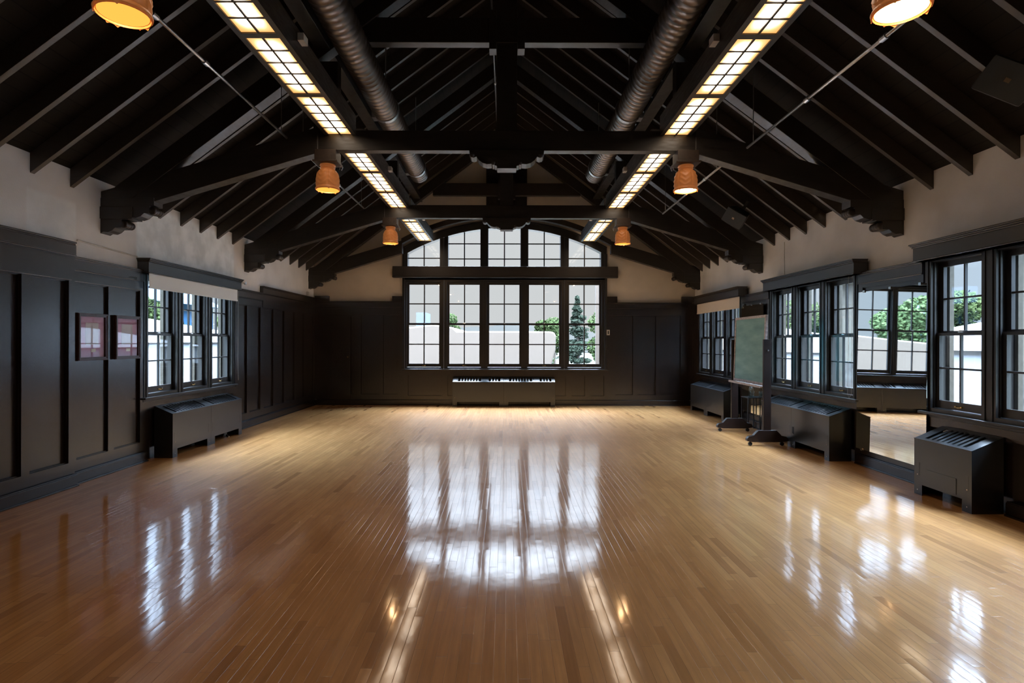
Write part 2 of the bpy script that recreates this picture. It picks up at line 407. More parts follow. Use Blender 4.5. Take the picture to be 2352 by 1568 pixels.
class MB:
    def __init__(s, f=ident):
        s.v = []; s.fc = []; s.f = f; s.uv = None; s.smooth = False
    def quadbox(s, c):            # 8 corners: bottom 4 then top 4
        k = len(s.v); s.v += [s.f(*p) for p in c]
        s.fc += [(k, k+3, k+2, k+1), (k+4, k+5, k+6, k+7), (k, k+1, k+5, k+4), (k+1, k+2, k+6, k+5), (k+2, k+3, k+7, k+6), (k+3, k, k+4, k+7)]
        return s
    def box(s, a0, a1, b0, b1, c0, c1):
        return s.quadbox([(a0, b0, c0), (a1, b0, c0), (a1, b1, c0), (a0, b1, c0), (a0, b0, c1), (a1, b0, c1), (a1, b1, c1), (a0, b1, c1)])
    def prism(s, poly, axis, lo, hi):
        # poly of 2D points; axis 'y': (x,z) extruded in second coord; 'x': (second,z) extruded in first; 'z': (x,y)
        k = len(s.v); n = len(poly)
        for h in (lo, hi):
            for p in poly:
                q = {'y': (p[0], h, p[1]), 'x': (h, p[0], p[1]), 'z': (p[0], p[1], h)}[axis]
                s.v.append(s.f(*q))
        s.fc.append(tuple(range(k, k+n))); s.fc.append(tuple(range(k+2*n-1, k+n-1, -1)))
        for i in range(n):
            j = (i+1) % n
            s.fc.append((k+i, k+n+i, k+n+j, k+j))
        return s
    def tube(s, pts, r, seg=10, caps=True):
        P = [Vector(p) for p in pts]; rings = []
        for i, p in enumerate(P):
            d = (P[min(i+1, len(P)-1)] - P[max(i-1, 0)]).normalized()
            up = Vector((0, 0, 1)) if abs(d.z) < 0.9 else Vector((1, 0, 0))
            a = d.cross(up).normalized(); b_ = a.cross(d).normalized()
            rr = r[i] if isinstance(r, (list, tuple)) else r
            k = len(s.v)
            for j in range(seg):
                t = 2*PI*j/seg
                s.v.append(s.f(*(p + a*cos(t)*rr + b_*sin(t)*rr)))
            rings.append(k)
        for i in range(len(rings)-1):
            for j in range(seg):
                j2 = (j+1) % seg
                s.fc.append((rings[i]+j, rings[i]+j2, rings[i+1]+j2, rings[i+1]+j))
        if caps:
            s.fc.append(tuple(rings[0]+j for j in range(seg-1, -1, -1)))
            s.fc.append(tuple(rings[-1]+j for j in range(seg)))
        return s
    def lathe(s, prof, seg=24, c=(0, 0, 0), fn=None):
        rings = []
        for i, (r, z) in enumerate(prof):
            k = len(s.v)
            for j in range(seg):
                t = 2*PI*j/seg
                rr, zz = (r, z) if fn is None else fn(r, z, t, i)
                s.v.append(s.f(c[0]+rr*cos(t), c[1]+rr*sin(t), c[2]+zz))
            rings.append(k)
        for i in range(len(rings)-1):
            for j in range(seg):
                j2 = (j+1) % seg
                s.fc.append((rings[i]+j, rings[i]+j2, rings[i+1]+j2, rings[i+1]+j))
        return s
    def build(s, name, mat, parent=None, smooth=False, bevel=0.0, local=False, loc=None):
        xs = [p[0] for p in s.v]; ys = [p[1] for p in s.v]; zs = [p[2] for p in s.v]
        if parent is not None:
            o = Vector((0, 0, 0)) if local else wloc(parent)
        elif local:
            o = Vector((0, 0, 0))
        else:
            o = Vector(((min(xs)+max(xs))/2, (min(ys)+max(ys))/2, min(zs))) if loc is None else Vector(loc)
        me = bpy.data.meshes.new(name)
        me.from_pydata([tuple(Vector(p) - o) for p in s.v], [], s.fc)
        if s.uv:
            ul = me.uv_layers.new(name='UVMap')
            for li, t in enumerate(s.uv): ul.data[li].uv = t
        me.materials.append(mat)
        ob = bpy.data.objects.new(name, me)
        C.objects.link(ob)
        # consistent outward normals
        import bmesh
        bm = bmesh.new(); bm.from_mesh(me)
        if not s.uv: bmesh.ops.recalc_face_normals(bm, faces=bm.faces)
        bm.to_mesh(me); bm.free()
        if smooth:
            for p in me.polygons: p.use_smooth = True
        if parent is not None: ob.parent = parent
        elif not local: ob.location = o
        if bevel:
            md = ob.modifiers.new('edge', 'BEVEL'); md.width = bevel; md.segments = 2; md.limit_method = 'ANGLE'
        return ob

def wloc(o):
    p = Vector(o.location)
    while o.parent is not None:
        o = o.parent; p += Vector(o.location)
    return p

def tag(o, label=None, cat=None, group=None, kind=None):
    if label: o['label'] = label
    if cat: o['category'] = cat
    if group: o['group'] = group
    if kind: o['kind'] = kind
    return o

def thing(name, loc, label, cat, group=None, rz=0.0, kind=None):
    o = bpy.data.objects.new(name, None); C.objects.link(o)
    o.empty_display_size = 0.1
    o.location = loc; o.rotation_euler = (0, 0, rz)
    return tag(o, label, cat, group, kind)

def copy_tree(o, parent=None):
    c = o.copy(); C.objects.link(c); c.parent = parent
    for ch in list(o.children): copy_tree(ch, c)
    return c

def S(o, label=None):
    o['kind'] = 'structure'
    if label: o['label'] = label
    return o

# ------------------------------------------------------------------ shell
XYZ = MB
S(MB().box(XL-0.3, XR+0.3, YB-0.2, YF+0.3, -0.12, 0.0).build('floor', M['floor'], local=True), 'narrow strip varnished maple floor')
WIN_R = [1.25, 4.73, 8.20, 11.68]
WIN_L = [8.20]
HW = 1.19      # half width of a group of three windows
Z0, Z1 = 0.79, 2.36
def side_wall(name, mp, base_n, centres, label):
    b = MB(mp); cur = YB - 0.2; n0, n1 = base_n, base_n + 0.13
    for c in centres:
        b.box(cur, c-HW, n0, n1, 0, 3.29)
        b.box(c-HW, c+HW, n0, n1, 0, Z0)
        b.box(c-HW, c+HW, n0, n1, Z1, 3.29)
        cur = c + HW
    b.box(cur, YF+0.3, n0, n1, 0, 3.29)
    return S(b.build(name, M['plaster'], local=True), label)
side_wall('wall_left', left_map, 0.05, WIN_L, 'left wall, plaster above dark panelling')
side_wall('wall_right', right_map, 0.09, WIN_R, 'right wall, plaster between window groups')
# far wall with an arched opening
ax, az, AR = -0.03, -0.57, 4.87
def arch_z(x, R=AR): return az + math.sqrt(max(R*R - (x-ax)**2, 0))
fx0, fx1 = -2.41, 2.33
fw = MB()
def strip(x0, x1, zlo0, zlo1):
    fw.quadbox([(x0, YF, zlo0), (x1, YF, zlo1), (x1, YF+0.26, zlo1), (x0, YF+0.26, zlo0),
                (x0, YF, roof(x0)+.03), (x1, YF, roof(x1)+.03), (x1, YF+0.26, roof(x1)+.03), (x0, YF+0.26, roof(x0)+.03)])
strip(XL-0.02, fx0, 0, 0)
strip(fx1, XR+0.02, 0, 0)
fw.box(fx0, fx1, YF, YF+0.26, 0, 0.85)
q = [fx0 + (fx1-fx0)*i/24 for i in range(25)]
q = sorted(set(q + [XC]))
for a, b_ in zip(q[:-1], q[1:]): strip(a, b_, arch_z(a), arch_z(b_))
S(fw.build('wall_far', M['plaster_far'], local=True), 'far gable wall with the big arched window')
S(MB().box(XL-0.02, XR+0.02, YB-0.2, YB, 0, 6.8).build('wall_back', M['panel'], local=True), 'wall behind the camera')
ce = MB()
for sgn in (-1, 1):
    xe = XC + sgn*(HALF+0.35)
    pts = [(XC, roof(XC)), (XC, roof(XC)+0.08), (xe, roof(xe)+0.08), (xe, roof(xe))]
    ce.prism(pts, 'y', YB-0.3, YF+0.4)
S(ce.build('ceiling', M['deck'], local=True), 'steep roof slopes lined with dark boards')

# ------------------------------------------------------------------ windows
GLZ = M['glass']
wcount = [0]
def sash_window(mp, c, w, zb, zt, lowered, label, n0=0.0, pitch=0.775, muntin=0.018, exterior=True):
    """double hung unit: centre c, glass width w, glass from zb to zt"""
    wcount[0] += 1
    root = bpy.data.objects.new('window_%d' % wcount[0], None); C.objects.link(root)
    root.location = mp(c, n0, zb - 0.12); S(root, label)
    hw = w/2; st = 0.052
    zm = (zb + zt)/2
    ow = pitch/2
    fr = MB(mp)
    for sgn in (-1, 1):
        a, b_ = sorted((c+sgn*ow, c+sgn*(hw+st)))
        i0, i1 = sorted((c+sgn*ow, c+sgn*(hw+st-0.018)))
        fr.box(a, b_, n0+0.0, n0+0.045, zb-0.13, zt+0.11)          # casing
        j0, j1 = sorted((c+sgn*(ow-0.002), c+sgn*(hw+st+0.004)))
        fr.box(j0, j1, n0+0.045, n0+0.17, zb-0.13, zt+0.11)       # jamb
        fr.box(*sorted((c+sgn*(hw+st+0.006), c+sgn*(hw+st-0.012))), n0+0.030, n0+0.047, zb-0.1, zt+0.08)
        fr.box(*sorted((c+sgn*(hw+st+0.03), c+sgn*(hw+st+0.045))), n0-0.008, n0, zb-0.13, zt+0.11)
    fr.box(c-hw-st, c+hw+st, n0+0.01, n0+0.2, zt+0.055, zt+0.11)
    fr.box(c-hw-st, c+hw+st, n0+0.0, n0+0.2, zb-0.13, zb-0.085)
    fr.build('frame', M['frame'], root)
    if exterior:
        ex = MB(mp)
        for sgn in (-1, 1):
            ex.box(*sorted((c+sgn*(ow-0.002), c+sgn*(hw+st-0.03))), n0+0.171, n0+0.215, zb-0.13, zt+0.11)
        ex.build('exterior_trim', M['beige'], root)
    def sash(nm, z0, z1, nn, rb, rt):
        s_ = MB(mp)
        s_.box(c-hw-st, c-hw, nn, nn+0.035, z0-rb, z1+rt); s_.box(c+hw, c+hw+st, nn, nn+0.035, z0-rb, z1+rt)
        s_.box(c-hw, c+hw, nn, nn+0.035, z0-rb, z0); s_.box(c-hw, c+hw, nn, nn+0.035, z1, z1+rt)
        s_.box(c-muntin/2, c+muntin/2, nn+0.004, nn+0.03, z0, z1)
        s_.box(c-hw, c-muntin/2, nn+0.004, nn+0.03, (z0+z1)/2-muntin/2, (z0+z1)/2+muntin/2)
        s_.box(c+muntin/2, c+hw, nn+0.004, nn+0.03, (z0+z1)/2-muntin/2, (z0+z1)/2+muntin/2)
        so = s_.build(nm, M['frame'], root)
        g = MB(mp).box(c-hw, c+hw, nn+0.015, nn+0.018, z0, z1).build('glass_pane', GLZ, so)
        return so
    lo = sash('lower_sash', zb, zm-0.022, n0+0.05, 0.08, 0.03)
    up = sash('upper_sash', zm+0.026, zt, n0+0.09, 0.03, 0.055)
    lf = MB(mp)
    for d in (-0.035, 0.035): lf.tube([(c+d, n0+0.052, zb-0.045), (c+d, n0+0.032, zb-0.045)], 0.009, 8)
    lf.tube([(c-0.035, n0+0.034, zb-0.047), (c, n0+0.026, zb-0.052), (c+0.035, n0+0.034, zb-0.047)], 0.004, 6)
    tag(lf.build('sash_lift', M['brass'], lo), 'brass sash lift')
    lk = MB(mp).box(c-0.03, c+0.03, n0+0.055, n0+0.085, zm+0.008, zm+0.018).tube([(c-0.03, n0+0.07, zm+0.024), (c+0.02, n0+0.06, zm+0.026)], 0.006, 6)
    lk.build('sash_lock', M['chrome'], lo)
    return root

def window_group(mp, c, side, where):
    names = ['nearest', 'middle', 'farthest']
    for i, d in enumerate((-0.775, 0, 0.775)):
        sash_window(mp, c+d, 0.515, 0.915, 2.265, True, '%s double hung window of %s' % (names[i], where))
def trimobj(b, name, mat='panel', label=None, bevel=0.004):
    o = b.build(name, M[mat], bevel=bevel)
    return S(o, label)
tcount = [0]
def trim(b, label, mat='panel', bevel=0.0):
    tcount[0] += 1
    return trimobj(b, 'trim_%d' % tcount[0], mat, label, bevel)

def cornice(mp, c, label, h=1.225, n=-0.125):
    # window head box with a stepped crown moulding
    t = thing('window_cornice', mp(c, 0, 2.33), label, 'cornice', 'boxed cornices over the side windows')
    b = MB(mp)
    b.box(c-h, c+h, n+0.02, 0.05, 2.335, 2.475)
    b.build('board', M['frame'], t, bevel=0.004)
    m_ = MB(mp)
    m_.box(c-h-0.006, c+h+0.006, n+0.008, 0.05, 2.475, 2.49)
    m_.box(c-h-0.014, c+h+0.014, n-0.004, 0.05, 2.49, 2.505)
    m_.box(c-h-0.022, c+h+0.022, n-0.014, 0.05, 2.505, 2.52)
    m_.box(c-h-0.004, c+h+0.004, n+0.012, 0.05, 2.335, 2.348)
    m_.build('crown_moulding', M['panel'], t, bevel=0.003)
    return t

def under_window(mp, c):
    b = MB(mp)
    b.box(c-HW-0.02, c+HW+0.02, -0.045, 0.05, 0.765, 0.79)       # stool
    b.box(c-HW, c+HW, -0.004, 0.05, 0.735, 0.765)
    trim(b, 'window stool running under three sashes', 'frame', 0.004)
    b = MB(mp)
    b.box(c-HW, c+HW, 0.0, 0.05, 0.64, 0.735)
    b.box(c-HW, c-HW+0.07, 0.0, 0.05, 0.0, 0.64); b.box(c+HW-0.07, c+HW, 0.0, 0.05, 0.0, 0.64)
    b.box(c-HW+0.07, c+HW-0.07, 0.03, 0.05, 0.0, 0.64)
    trim(b, 'dark apron and recess below the window stool')

window_group(right_map, 1.25, 'right', 'the unseen three added on the right wall beside the camera for light')  # unseen window group, added so daylight reaches the near floor
window_group(left_map, 8.20, 'left', 'the three on the left wall')
window_group(right_map, 4.73, 'right', 'the three on the right wall nearest the camera')
window_group(right_map, 8.20, 'right', 'the three on the right wall between mirror and chalkboard')
window_group(right_map, 11.68, 'right', 'the three on the right wall under the cream shade')
cornice(left_map, 8.20, 'dark boxed cornice above the windows on the left wall', n=-0.11)
cornice(right_map, 4.69, 'dark boxed cornice above the windows right of the large mirror', n=-0.135)
cornice(right_map, 8.145, 'dark boxed cornice above the three windows left of the large mirror', n=-0.135)
cornice(right_map, 11.59, 'dark boxed cornice above the cream roller shade by the far corner', n=-0.135)
for mp, cs in ((left_map, WIN_L), (right_map, WIN_R)):
    for c in cs: under_window(mp, c)

# far window: five double hung units, five arched lights above
FC = [-1.953, -0.997, -0.050, 0.894, 1.848]
order = ['leftmost', 'second from left', 'centre', 'fourth from left', 'rightmost']
for i, c in enumerate(FC):
    sash_window(far_map, c, 0.715, 0.972, 2.846, True, '%s tall double hung window in the far wall' % order[i], n0=0.02, pitch=0.948, muntin=0.026, exterior=False)
for i, c in enumerate(FC):
    wcount[0] += 1
    root = bpy.data.objects.new('window_%d' % wcount[0], None); C.objects.link(root)
    root.location = (c, YF, 3.25); S(root, '%s arched light at the top of the far window' % order[i])
    hw = 0.38; RG = 4.745
    fr = MB()
    for sgn in (-1, 1):
        a, b_ = sorted((c+sgn*hw, c+sgn*0.474))
        a = max(a, fx0+0.001); b_ = min(b_, fx1-0.001)
        fr.quadbox([(a, YF-0.02, 3.2), (b_, YF-0.02, 3.2), (b_, YF+0.2, 3.2), (a, YF+0.2, 3.2),
                    (a, YF-0.02, arch_z(a, RG+.05)), (b_, YF-0.02, arch_z(b_, RG+.05)), (b_, YF+0.2, arch_z(b_, RG+.05)), (a, YF+0.2, arch_z(a, RG+.05))])
    fr.box(c-hw, c+hw, YF+0.02, YF+0.2, 3.2, 3.275)
    fr.build('frame', M['frame'], root)
    mu = MB()
    zc = arch_z(c, RG)
    mu.box(c-0.013, c+0.013, YF+0.06, YF+0.09, 3.275, zc)
    if abs(c) < 1.5:
        mu.box(c-hw, c+hw, YF+0.063, YF+0.087, 3.442, 3.468); mu.box(c-hw, c+hw, YF+0.063, YF+0.087, 3.80, 3.826)
    else:
        mu.box(c-hw, c+hw, YF+0.063, YF+0.087, 3.455, 3.481)
    mu.build('muntin', M['frame'], root)
    g = MB(); xs = [c-hw + 2*hw*k/8 for k in range(9)]
    poly = [(c-hw, 3.275)] + [(c+hw, 3.275)] + [(x, arch_z(x, RG+0.02)) for x in reversed(xs)]
    g.prism(poly, 'y', YF+0.073, YF+0.076)
    g.build('glass_pane', GLZ, root)
ring = MB(); xs = [fx0-0.03 + (fx1-fx0+0.06)*k/40 for k in range(41)]
for a, b_ in zip(xs[:-1], xs[1:]):
    ring.quadbox([(a, YF-0.03, arch_z(a, 4.745)), (b_, YF-0.03, arch_z(b_, 4.745)), (b_, YF+0.2, arch_z(b_, 4.745)), (a, YF+0.2, arch_z(a, 4.745)),
                  (a, YF-0.03, arch_z(a, 4.885)), (b_, YF-0.03, arch_z(b_, 4.885)), (b_, YF+0.2, arch_z(b_, 4.885)), (a, YF+0.2, arch_z(a, 4.885))])
    ring.quadbox([(a, YF-0.055, arch_z(a, 4.885)), (b_, YF-0.055, arch_z(b_, 4.885)), (b_, YF, arch_z(b_, 4.885)), (a, YF, arch_z(a, 4.885)),
                  (a, YF-0.055, arch_z(a, 4.915)), (b_, YF-0.055, arch_z(b_, 4.915)), (b_, YF, arch_z(b_, 4.915)), (a, YF, arch_z(a, 4.915))])
trim(ring, 'arched head moulding of the far window', 'frame')
b = MB()
b.box(fx0-0.04, fx0+0.015, YF-0.045, YF+0.05, 0.80, 3.56); b.box(fx1-0.015, fx1+0.04, YF-0.045, YF+0.05, 0.80, 3.56)
b.box(fx0, fx1, YF-0.02, YF+0.1, 2.95, 3.01)
trim(b, 'side casings of the far window', 'frame')
b = MB().box(fx0+0.015, fx1-0.015, YF-0.02, YF+0.18, 2.955, 3.22)
trim(b, 'wood panel between the arched lights and the lower sashes', 'frame')
t = thing('transom_beam', (0, YF-0.1, 3.0), 'long dark beam across the far window under its arched lights', 'beam')
MB().box(-2.66, 2.60, YF-0.17, YF-0.03, 3.02, 3.25).build('beam_body', M['beam'], t, bevel=0.006)
MB().box(-2.66, 2.60, YF-0.185, YF-0.03, 2.99, 3.02).build('bottom_moulding', M['beam'], t)
b = MB().box(fx0-0.06, fx1+0.06, YF-0.075, YF+0.02, 0.825, 0.85)
trim(b, 'sill of the far window', 'frame', 0.004)

# ------------------------------------------------------------------ panelling
def wainscot(mp, spans, top, u0, u1, depth=0.03, zb=0.25, ptop=2.11, cap=True, label='', frieze=True, capn=-0.03):
    """spans: recessed panels (a,b); everything else is stile"""
    b = MB(mp)
    cur = u0
    for a, c in spans:
        b.box(cur, a, -0.0, 0.05, 0.13, top-0.03); cur = c
        b.box(a, c, 0.0, 0.05, 0.13, zb); b.box(a, c, 0.0, 0.05, ptop, top-0.03)
        b.box(a, c, min(depth, 0.048), 0.05, zb, ptop)
        # thin bead round the panel
        for (p, q_, r_, s_) in ((a, a+0.008, zb, ptop), (c-0.008, c, zb, ptop), (a+0.008, c-0.008, zb, zb+0.008), (a+0.008, c-0.008, ptop-0.008, ptop)):
            b.box(p, q_, depth*0.45, depth, r_, s_)
    b.box(cur, u1, 0.0, 0.05, 0.13, top-0.03)
    o = trim(b, label)
    k = MB(mp)
    k.box(u0, u1, capn, 0.05, top-0.018, top); k.box(u0, u1, capn+0.012, 0.05, top-0.034, top-0.018)
    k.box(u0, u1, -0.014, 0.0, top-0.135, top-0.034)
    k.box(u0, u1, -0.019, -0.0, top-0.147, top-0.135)
    if frieze and top-0.17 > ptop+0.02: k.box(u0, u1-0.06, -0.012, 0.0, ptop+0.006, top-0.165)
    trim(k, label + ', its cap moulding', bevel=0.003)

def baseboard(name, mp, u0, u1, label):
    b = MB(mp)
    b.box(u0, u1, -0.035, 0.05, 0.0, 0.118); b.box(u0, u1, -0.028, 0.05, 0.118, 0.128); b.box(u0, u1, -0.05, -0.035, 0.0, 0.018)
    o = b.build(name, M['panel'], bevel=0.003); S(o, label)

def left_proud(u, n, z): return (-BL + 0.045 - n, u, z)
# left: nearest section stands slightly proud
b_spans = [(a, a+0.42) for a in (2.9, 3.41, 3.92, 4.25+0.18, )]
wainscot(left_proud, [(3.60, 4.06), (4.15, 4.62), (4.72, 5.20), (5.29, 5.763)], 2.515, 3.0, 5.845, 0.045, label='left wall panelling nearest the camera', capn=-0.02)
S(MB(left_map).box(YB, 3.0, -0.02, 0.05, 0.0, 2.5).build('trim_90', M['panel'], local=True), 'left panelling behind the camera')
wainscot(left_map, [(5.925, 6.40), (6.493, 6.956)], 2.375, 5.845, 7.01, label='left wall panelling with two framed prints')
wainscot(left_map, [(9.48, 9.82), (9.92, 10.36)], 2.385, 9.39, 10.44, label='left wall panelling past the windows')
wainscot(left_map, [(10.5, 10.93), (11.03, 11.46), (11.56, 12.02), (12.12, 12.58), (12.68, 13.2)], 2.515, 10.44, 13.355, label='left wall panelling in the far corner')
baseboard('baseboard_left', left_proud, 3.0, 5.845, 'baseboard under the nearest left panelling')
baseboard('baseboard_left', left_map, 5.845, 7.05, 'baseboard stopping beside the left radiator cover')
baseboard('baseboard_left', left_map, 9.36, 13.31, 'baseboard running to the far left corner')
# right piers
wainscot(right_map, [(6.0, 6.93)], 2.36, 5.92, 7.01, 0.02, zb=0.20, ptop=2.17, label='right pier carrying the large mirror')
wainscot(right_map, [(9.5, 10.38)], 2.36, 9.39, 10.49, 0.02, zb=0.20, ptop=2.2, label='right pier behind the chalkboard')
wainscot(right_map, [(12.95, 13.27)], 2.40, 12.87, 13.33, 0.03, label='right panelling in the far corner')
for a, c, l in ((5.92, 7.01, 'baseboard under the large mirror'), (9.39, 10.49, 'baseboard behind the chalkboard'), (12.87, 13.33, 'baseboard in the far right corner')):
    baseboard('baseboard_right', right_map, a, c, l)
baseboard('baseboard_right', right_map, 3.54, 4.90, 'baseboard nearest the camera on the right')
S(MB(right_map).box(YB, 0.06, -0.0, 0.09, 0.0, 2.36).box(2.44, 3.54, -0.0, 0.09, 0.0, 2.36).build('trim_91', M['panel'], local=True), 'right panelling behind the camera')
# far wall
def far_pan(u, n, z): return (u, YF - 0.05 + n, z)
wainscot(far_pan, [(-4.02, -3.58), (-3.42, -2.98), (-2.9, -2.56)], 2.44, -4.50, -2.45, label='far wall panelling left of the window')
wainscot(far_pan, [(2.56, 2.98), (3.08, 3.52), (3.62, 4.1)], 2.42, 2.37, 4.36, label='far wall panelling right of the window')
b = MB(far_pan)
for a, c in ((-2.45, -1.52), (-1.45, 1.4), (1.45, 1.85), (1.93, 2.37)):
    b.box(a, c, 0.03, 0.05, 0.22, 0.70)
b.box(-2.45, 2.37, 0.0, 0.05, 0.13, 0.22); b.box(-2.45, 2.37, 0.0, 0.05, 0.70, 0.83)
for a in (-2.45, -1.52, -0.07, 1.4, 1.85, 2.3): b.box(a, a+0.14 if a < 2.2 else 2.37, 0.0, 0.05, 0.22, 0.70)
trim(b, 'low panelling under the far window')
for a, c in ((-4.5, -4.17), (-2.68, -2.45), (2.37, 2.60), (4.12, 4.40)):
    trim(MB(far_pan).box(a, c, -0.035, 0.05, 2.42, 2.56), 'raised block in the cap of the far panelling')
baseboard('baseboard_far', far_pan, -4.46, 4.31, 'baseboard along the far wall')
dd = MB(far_pan).box(-4.10, -3.66, -0.018, 0.0, 0.13, 2.08).build('door_1', M['panel'], bevel=0.003); S(dd, 'narrow dark door in the far left panelling')
MB(far_pan).tube([(-3.72, -0.018, 1.13), (-3.72, -0.05, 1.13)], [0.008, 0.018], 10).build('door_knob', M['brass'], dd)
# gable boards behind the top of the far truss
trim(MB().box(-0.48, 0.48, YF-0.03, YF, 4.36, roof(0.5)-0.05), 'wide upright board on the far gable', 'beam')

# ------------------------------------------------------------------ trusses
TH = 0.16
CORB = [(0, 2.70), (.03, 2.72), (.085, 2.713), (.13, 2.733), (.165, 2.765), (.23, 2.765), (.24, 2.855), (.305, 2.86), (.335, 2.885), (.39, 2.873), (.45, 2.893), (.49, 2.93), (.54, 2.925), (.55, 3.01), (.60, 3.015), (.60, 3.10), (0.0, 3.10)]
def chord_z(ax_): return 3.07 + 0.3*(3.92 - ax_)
def truss(y, label, full=True):
    t = thing('roof_truss', (0, y, 2.7), label, 'truss', 'carved roof trusses')
    y0, y1 = y-TH/2, y+TH/2
    for sgn, xw, nm in ((-1, XL, 'left'), (1, XR, 'right')):
        X = lambda u: xw - sgn*u
        # principal rafter
        p = MB()
        xe = xw - sgn*0.0
        xt = XC
        lo = 0.462
        p.prism([(xe, roof(xe, 0.46)), (xt, roof(xt, 0.46)), (xt, roof(xt, 0.19)), (xe, roof(xe, 0.19))], 'y', y0, y1)
        p.build('principal_rafter', M['beam'], t, bevel=0.004)
        # raking chord from corbel to tie
        xi = sgn*2.12 if full else sgn*2.40
        xo = xw
        dd_ = 0.29
        c_ = MB().prism([(xo, chord_z(abs(xo))), (xi, chord_z(abs(xi))), (xi, chord_z(abs(xi))+dd_), (xo, chord_z(abs(xo))+dd_)], 'y', y0+0.004, y1-0.004)
        c_.build('raking_chord', M['beam'], t, bevel=0.004)
        co = MB().prism([(X(u), z) for u, z in CORB], 'y', y0-0.002, y1+0.002)
        co.box(*sorted((X(0.0), X(0.36))), y0-0.014, y1+0.014, 2.865, 3.0)
        corb = co.build('corbel', M['beam'], t, bevel=0.003)
        # ribbed cushions under each step
        for (u, z, r) in ((0.272, 2.805, 0.045), (0.592, 2.958, 0.048)):
            s_ = MB(); pts = []; rr = []
            for k in range(33):
                yy = y0 + (y1-y0)*k/32
                pts.append((X(u-0.018), yy, z)); rr.append(r*(0.80+0.2*abs(sin(PI*4*k/32))))
            s_.tube(pts, rr, 14)
            s_.build('cushion', M['beam'], corb, smooth=True)
        if full:
            q_ = MB().box(sgn*1.90 if sgn > 0 else -2.17, 2.17 if sgn > 0 else -1.90, y0+0.012, y1-0.012, 3.86, roof(2.04, 0.46))
            q_.build('queen_post', M['beam'], t)
    xk = 1.70
    MB().box(-xk, xk, y-0.06, y+0.06, 4.858, 5.14).build('collar_beam', M['beam'], t, bevel=0.004)
    MB().box(-0.115, 0.115, y-0.05, y+0.05, 3.86 if full else 4.42, roof(XC, 0.42)).build('king_post', M['beam'], t, bevel=0.004)
    MB().box(-0.20, -0.118, y-0.075, y+0.075, 4.78, 5.22).build('clamp_block', M['beam'], t, bevel=0.003)
    MB().box(0.118, 0.20, y-0.075, y+0.075, 4.78, 5.22).build('clamp_block', M['beam'], t, bevel=0.003)
    if full:
        MB().box(-2.25, 2.25, y-0.058, y+0.058, 3.645, 3.87).build('tie_beam', M['beam'], t, bevel=0.004)
        h = [(-.42, 3.645), (-.415, 3.585), (-.40, 3.562), (-.37, 3.556), (-.34, 3.568), (-.315, 3.53), (-.27, 3.497), (-.22, 3.484), (-.165, 3.488), (-.15, 3.50), (-.135, 3.47), (-.112, 3.466), (-.108, 3.438)]
        poly = h + [(-a, b2) for a, b2 in reversed(h)]
        br = MB().prism(poly, 'y', y-0.085, y+0.085)
        brk = br.build('centre_bracket', M['beam'], t, bevel=0.003)
        for sgn in (-1, 1):
            for (u, z, r) in ((0.385, 3.592, 0.034), (0.15, 3.50, 0.026)):
                s_ = MB(); pts = [(sgn*u, y-0.088+0.176*k/24, z) for k in range(25)]
                s_.tube(pts, [r*(0.8+0.2*abs(sin(PI*4*k/24))) for k in range(25)], 12)
                s_.build('scroll', M['beam'], brk, smooth=True)
    else:
        # cambered member that follows the arch of the far window
        s_ = MB(); xs = [-2.42 + 4.82*k/32 for k in range(33)]
        for a, b_ in zip(xs[:-1], xs[1:]):
            lo0, lo1 = arch_z(a, 4.93), arch_z(b_, 4.93)
            hi0 = max(chord_z(abs(a))+0.29, lo0+0.12); hi1 = max(chord_z(abs(b_))+0.29, lo1+0.12)
            s_.quadbox([(a, y0+.004, lo0), (b_, y0+.004, lo1), (b_, y1-.004, lo1), (a, y1-.004, lo0), (a, y0+.004, hi0), (b_, y0+.004, hi1), (b_, y1-.004, hi1), (a, y1-.004, hi0)])
        s_.build('cambered_tie', M['beam'], t)
    return t
truss(TR[0], 'carved truss overhead nearest the camera, mostly out of the top of the picture')
truss(TR[1], 'large dark carved truss in front, its tie beam crossing above the light troughs')
truss(TR[2], 'second carved truss, its tie beam just above the arched window')
truss(TR[3], 'carved truss set against the far gable wall', full=False)

# ------------------------------------------------------------------ purlins, common rafters
def purlin(sgn, label):
    z = 4.77
    b = MB().box(*sorted((sgn*1.98, sgn*2.15)), 2.6, 13.3, z, min(roof(sgn*1.98, 0.19), roof(sgn*2.15, 0.19))-0.002)
    tag(b.build('purlin', M['beam'], bevel=0.004), label, 'beam', 'purlins along the roof')
purlin(-1, 'long dark purlin under the rafters of the left roof slope')
purlin(1, 'long dark purlin under the rafters of the right roof slope')
tag(MB().box(XC-0.03, XC+0.03, 2.5, 13.34, roof(XC)-0.30, roof(XC)-0.035).build('ridge_board', M['beam']), 'dark ridge board along the top of the roof', 'beam')

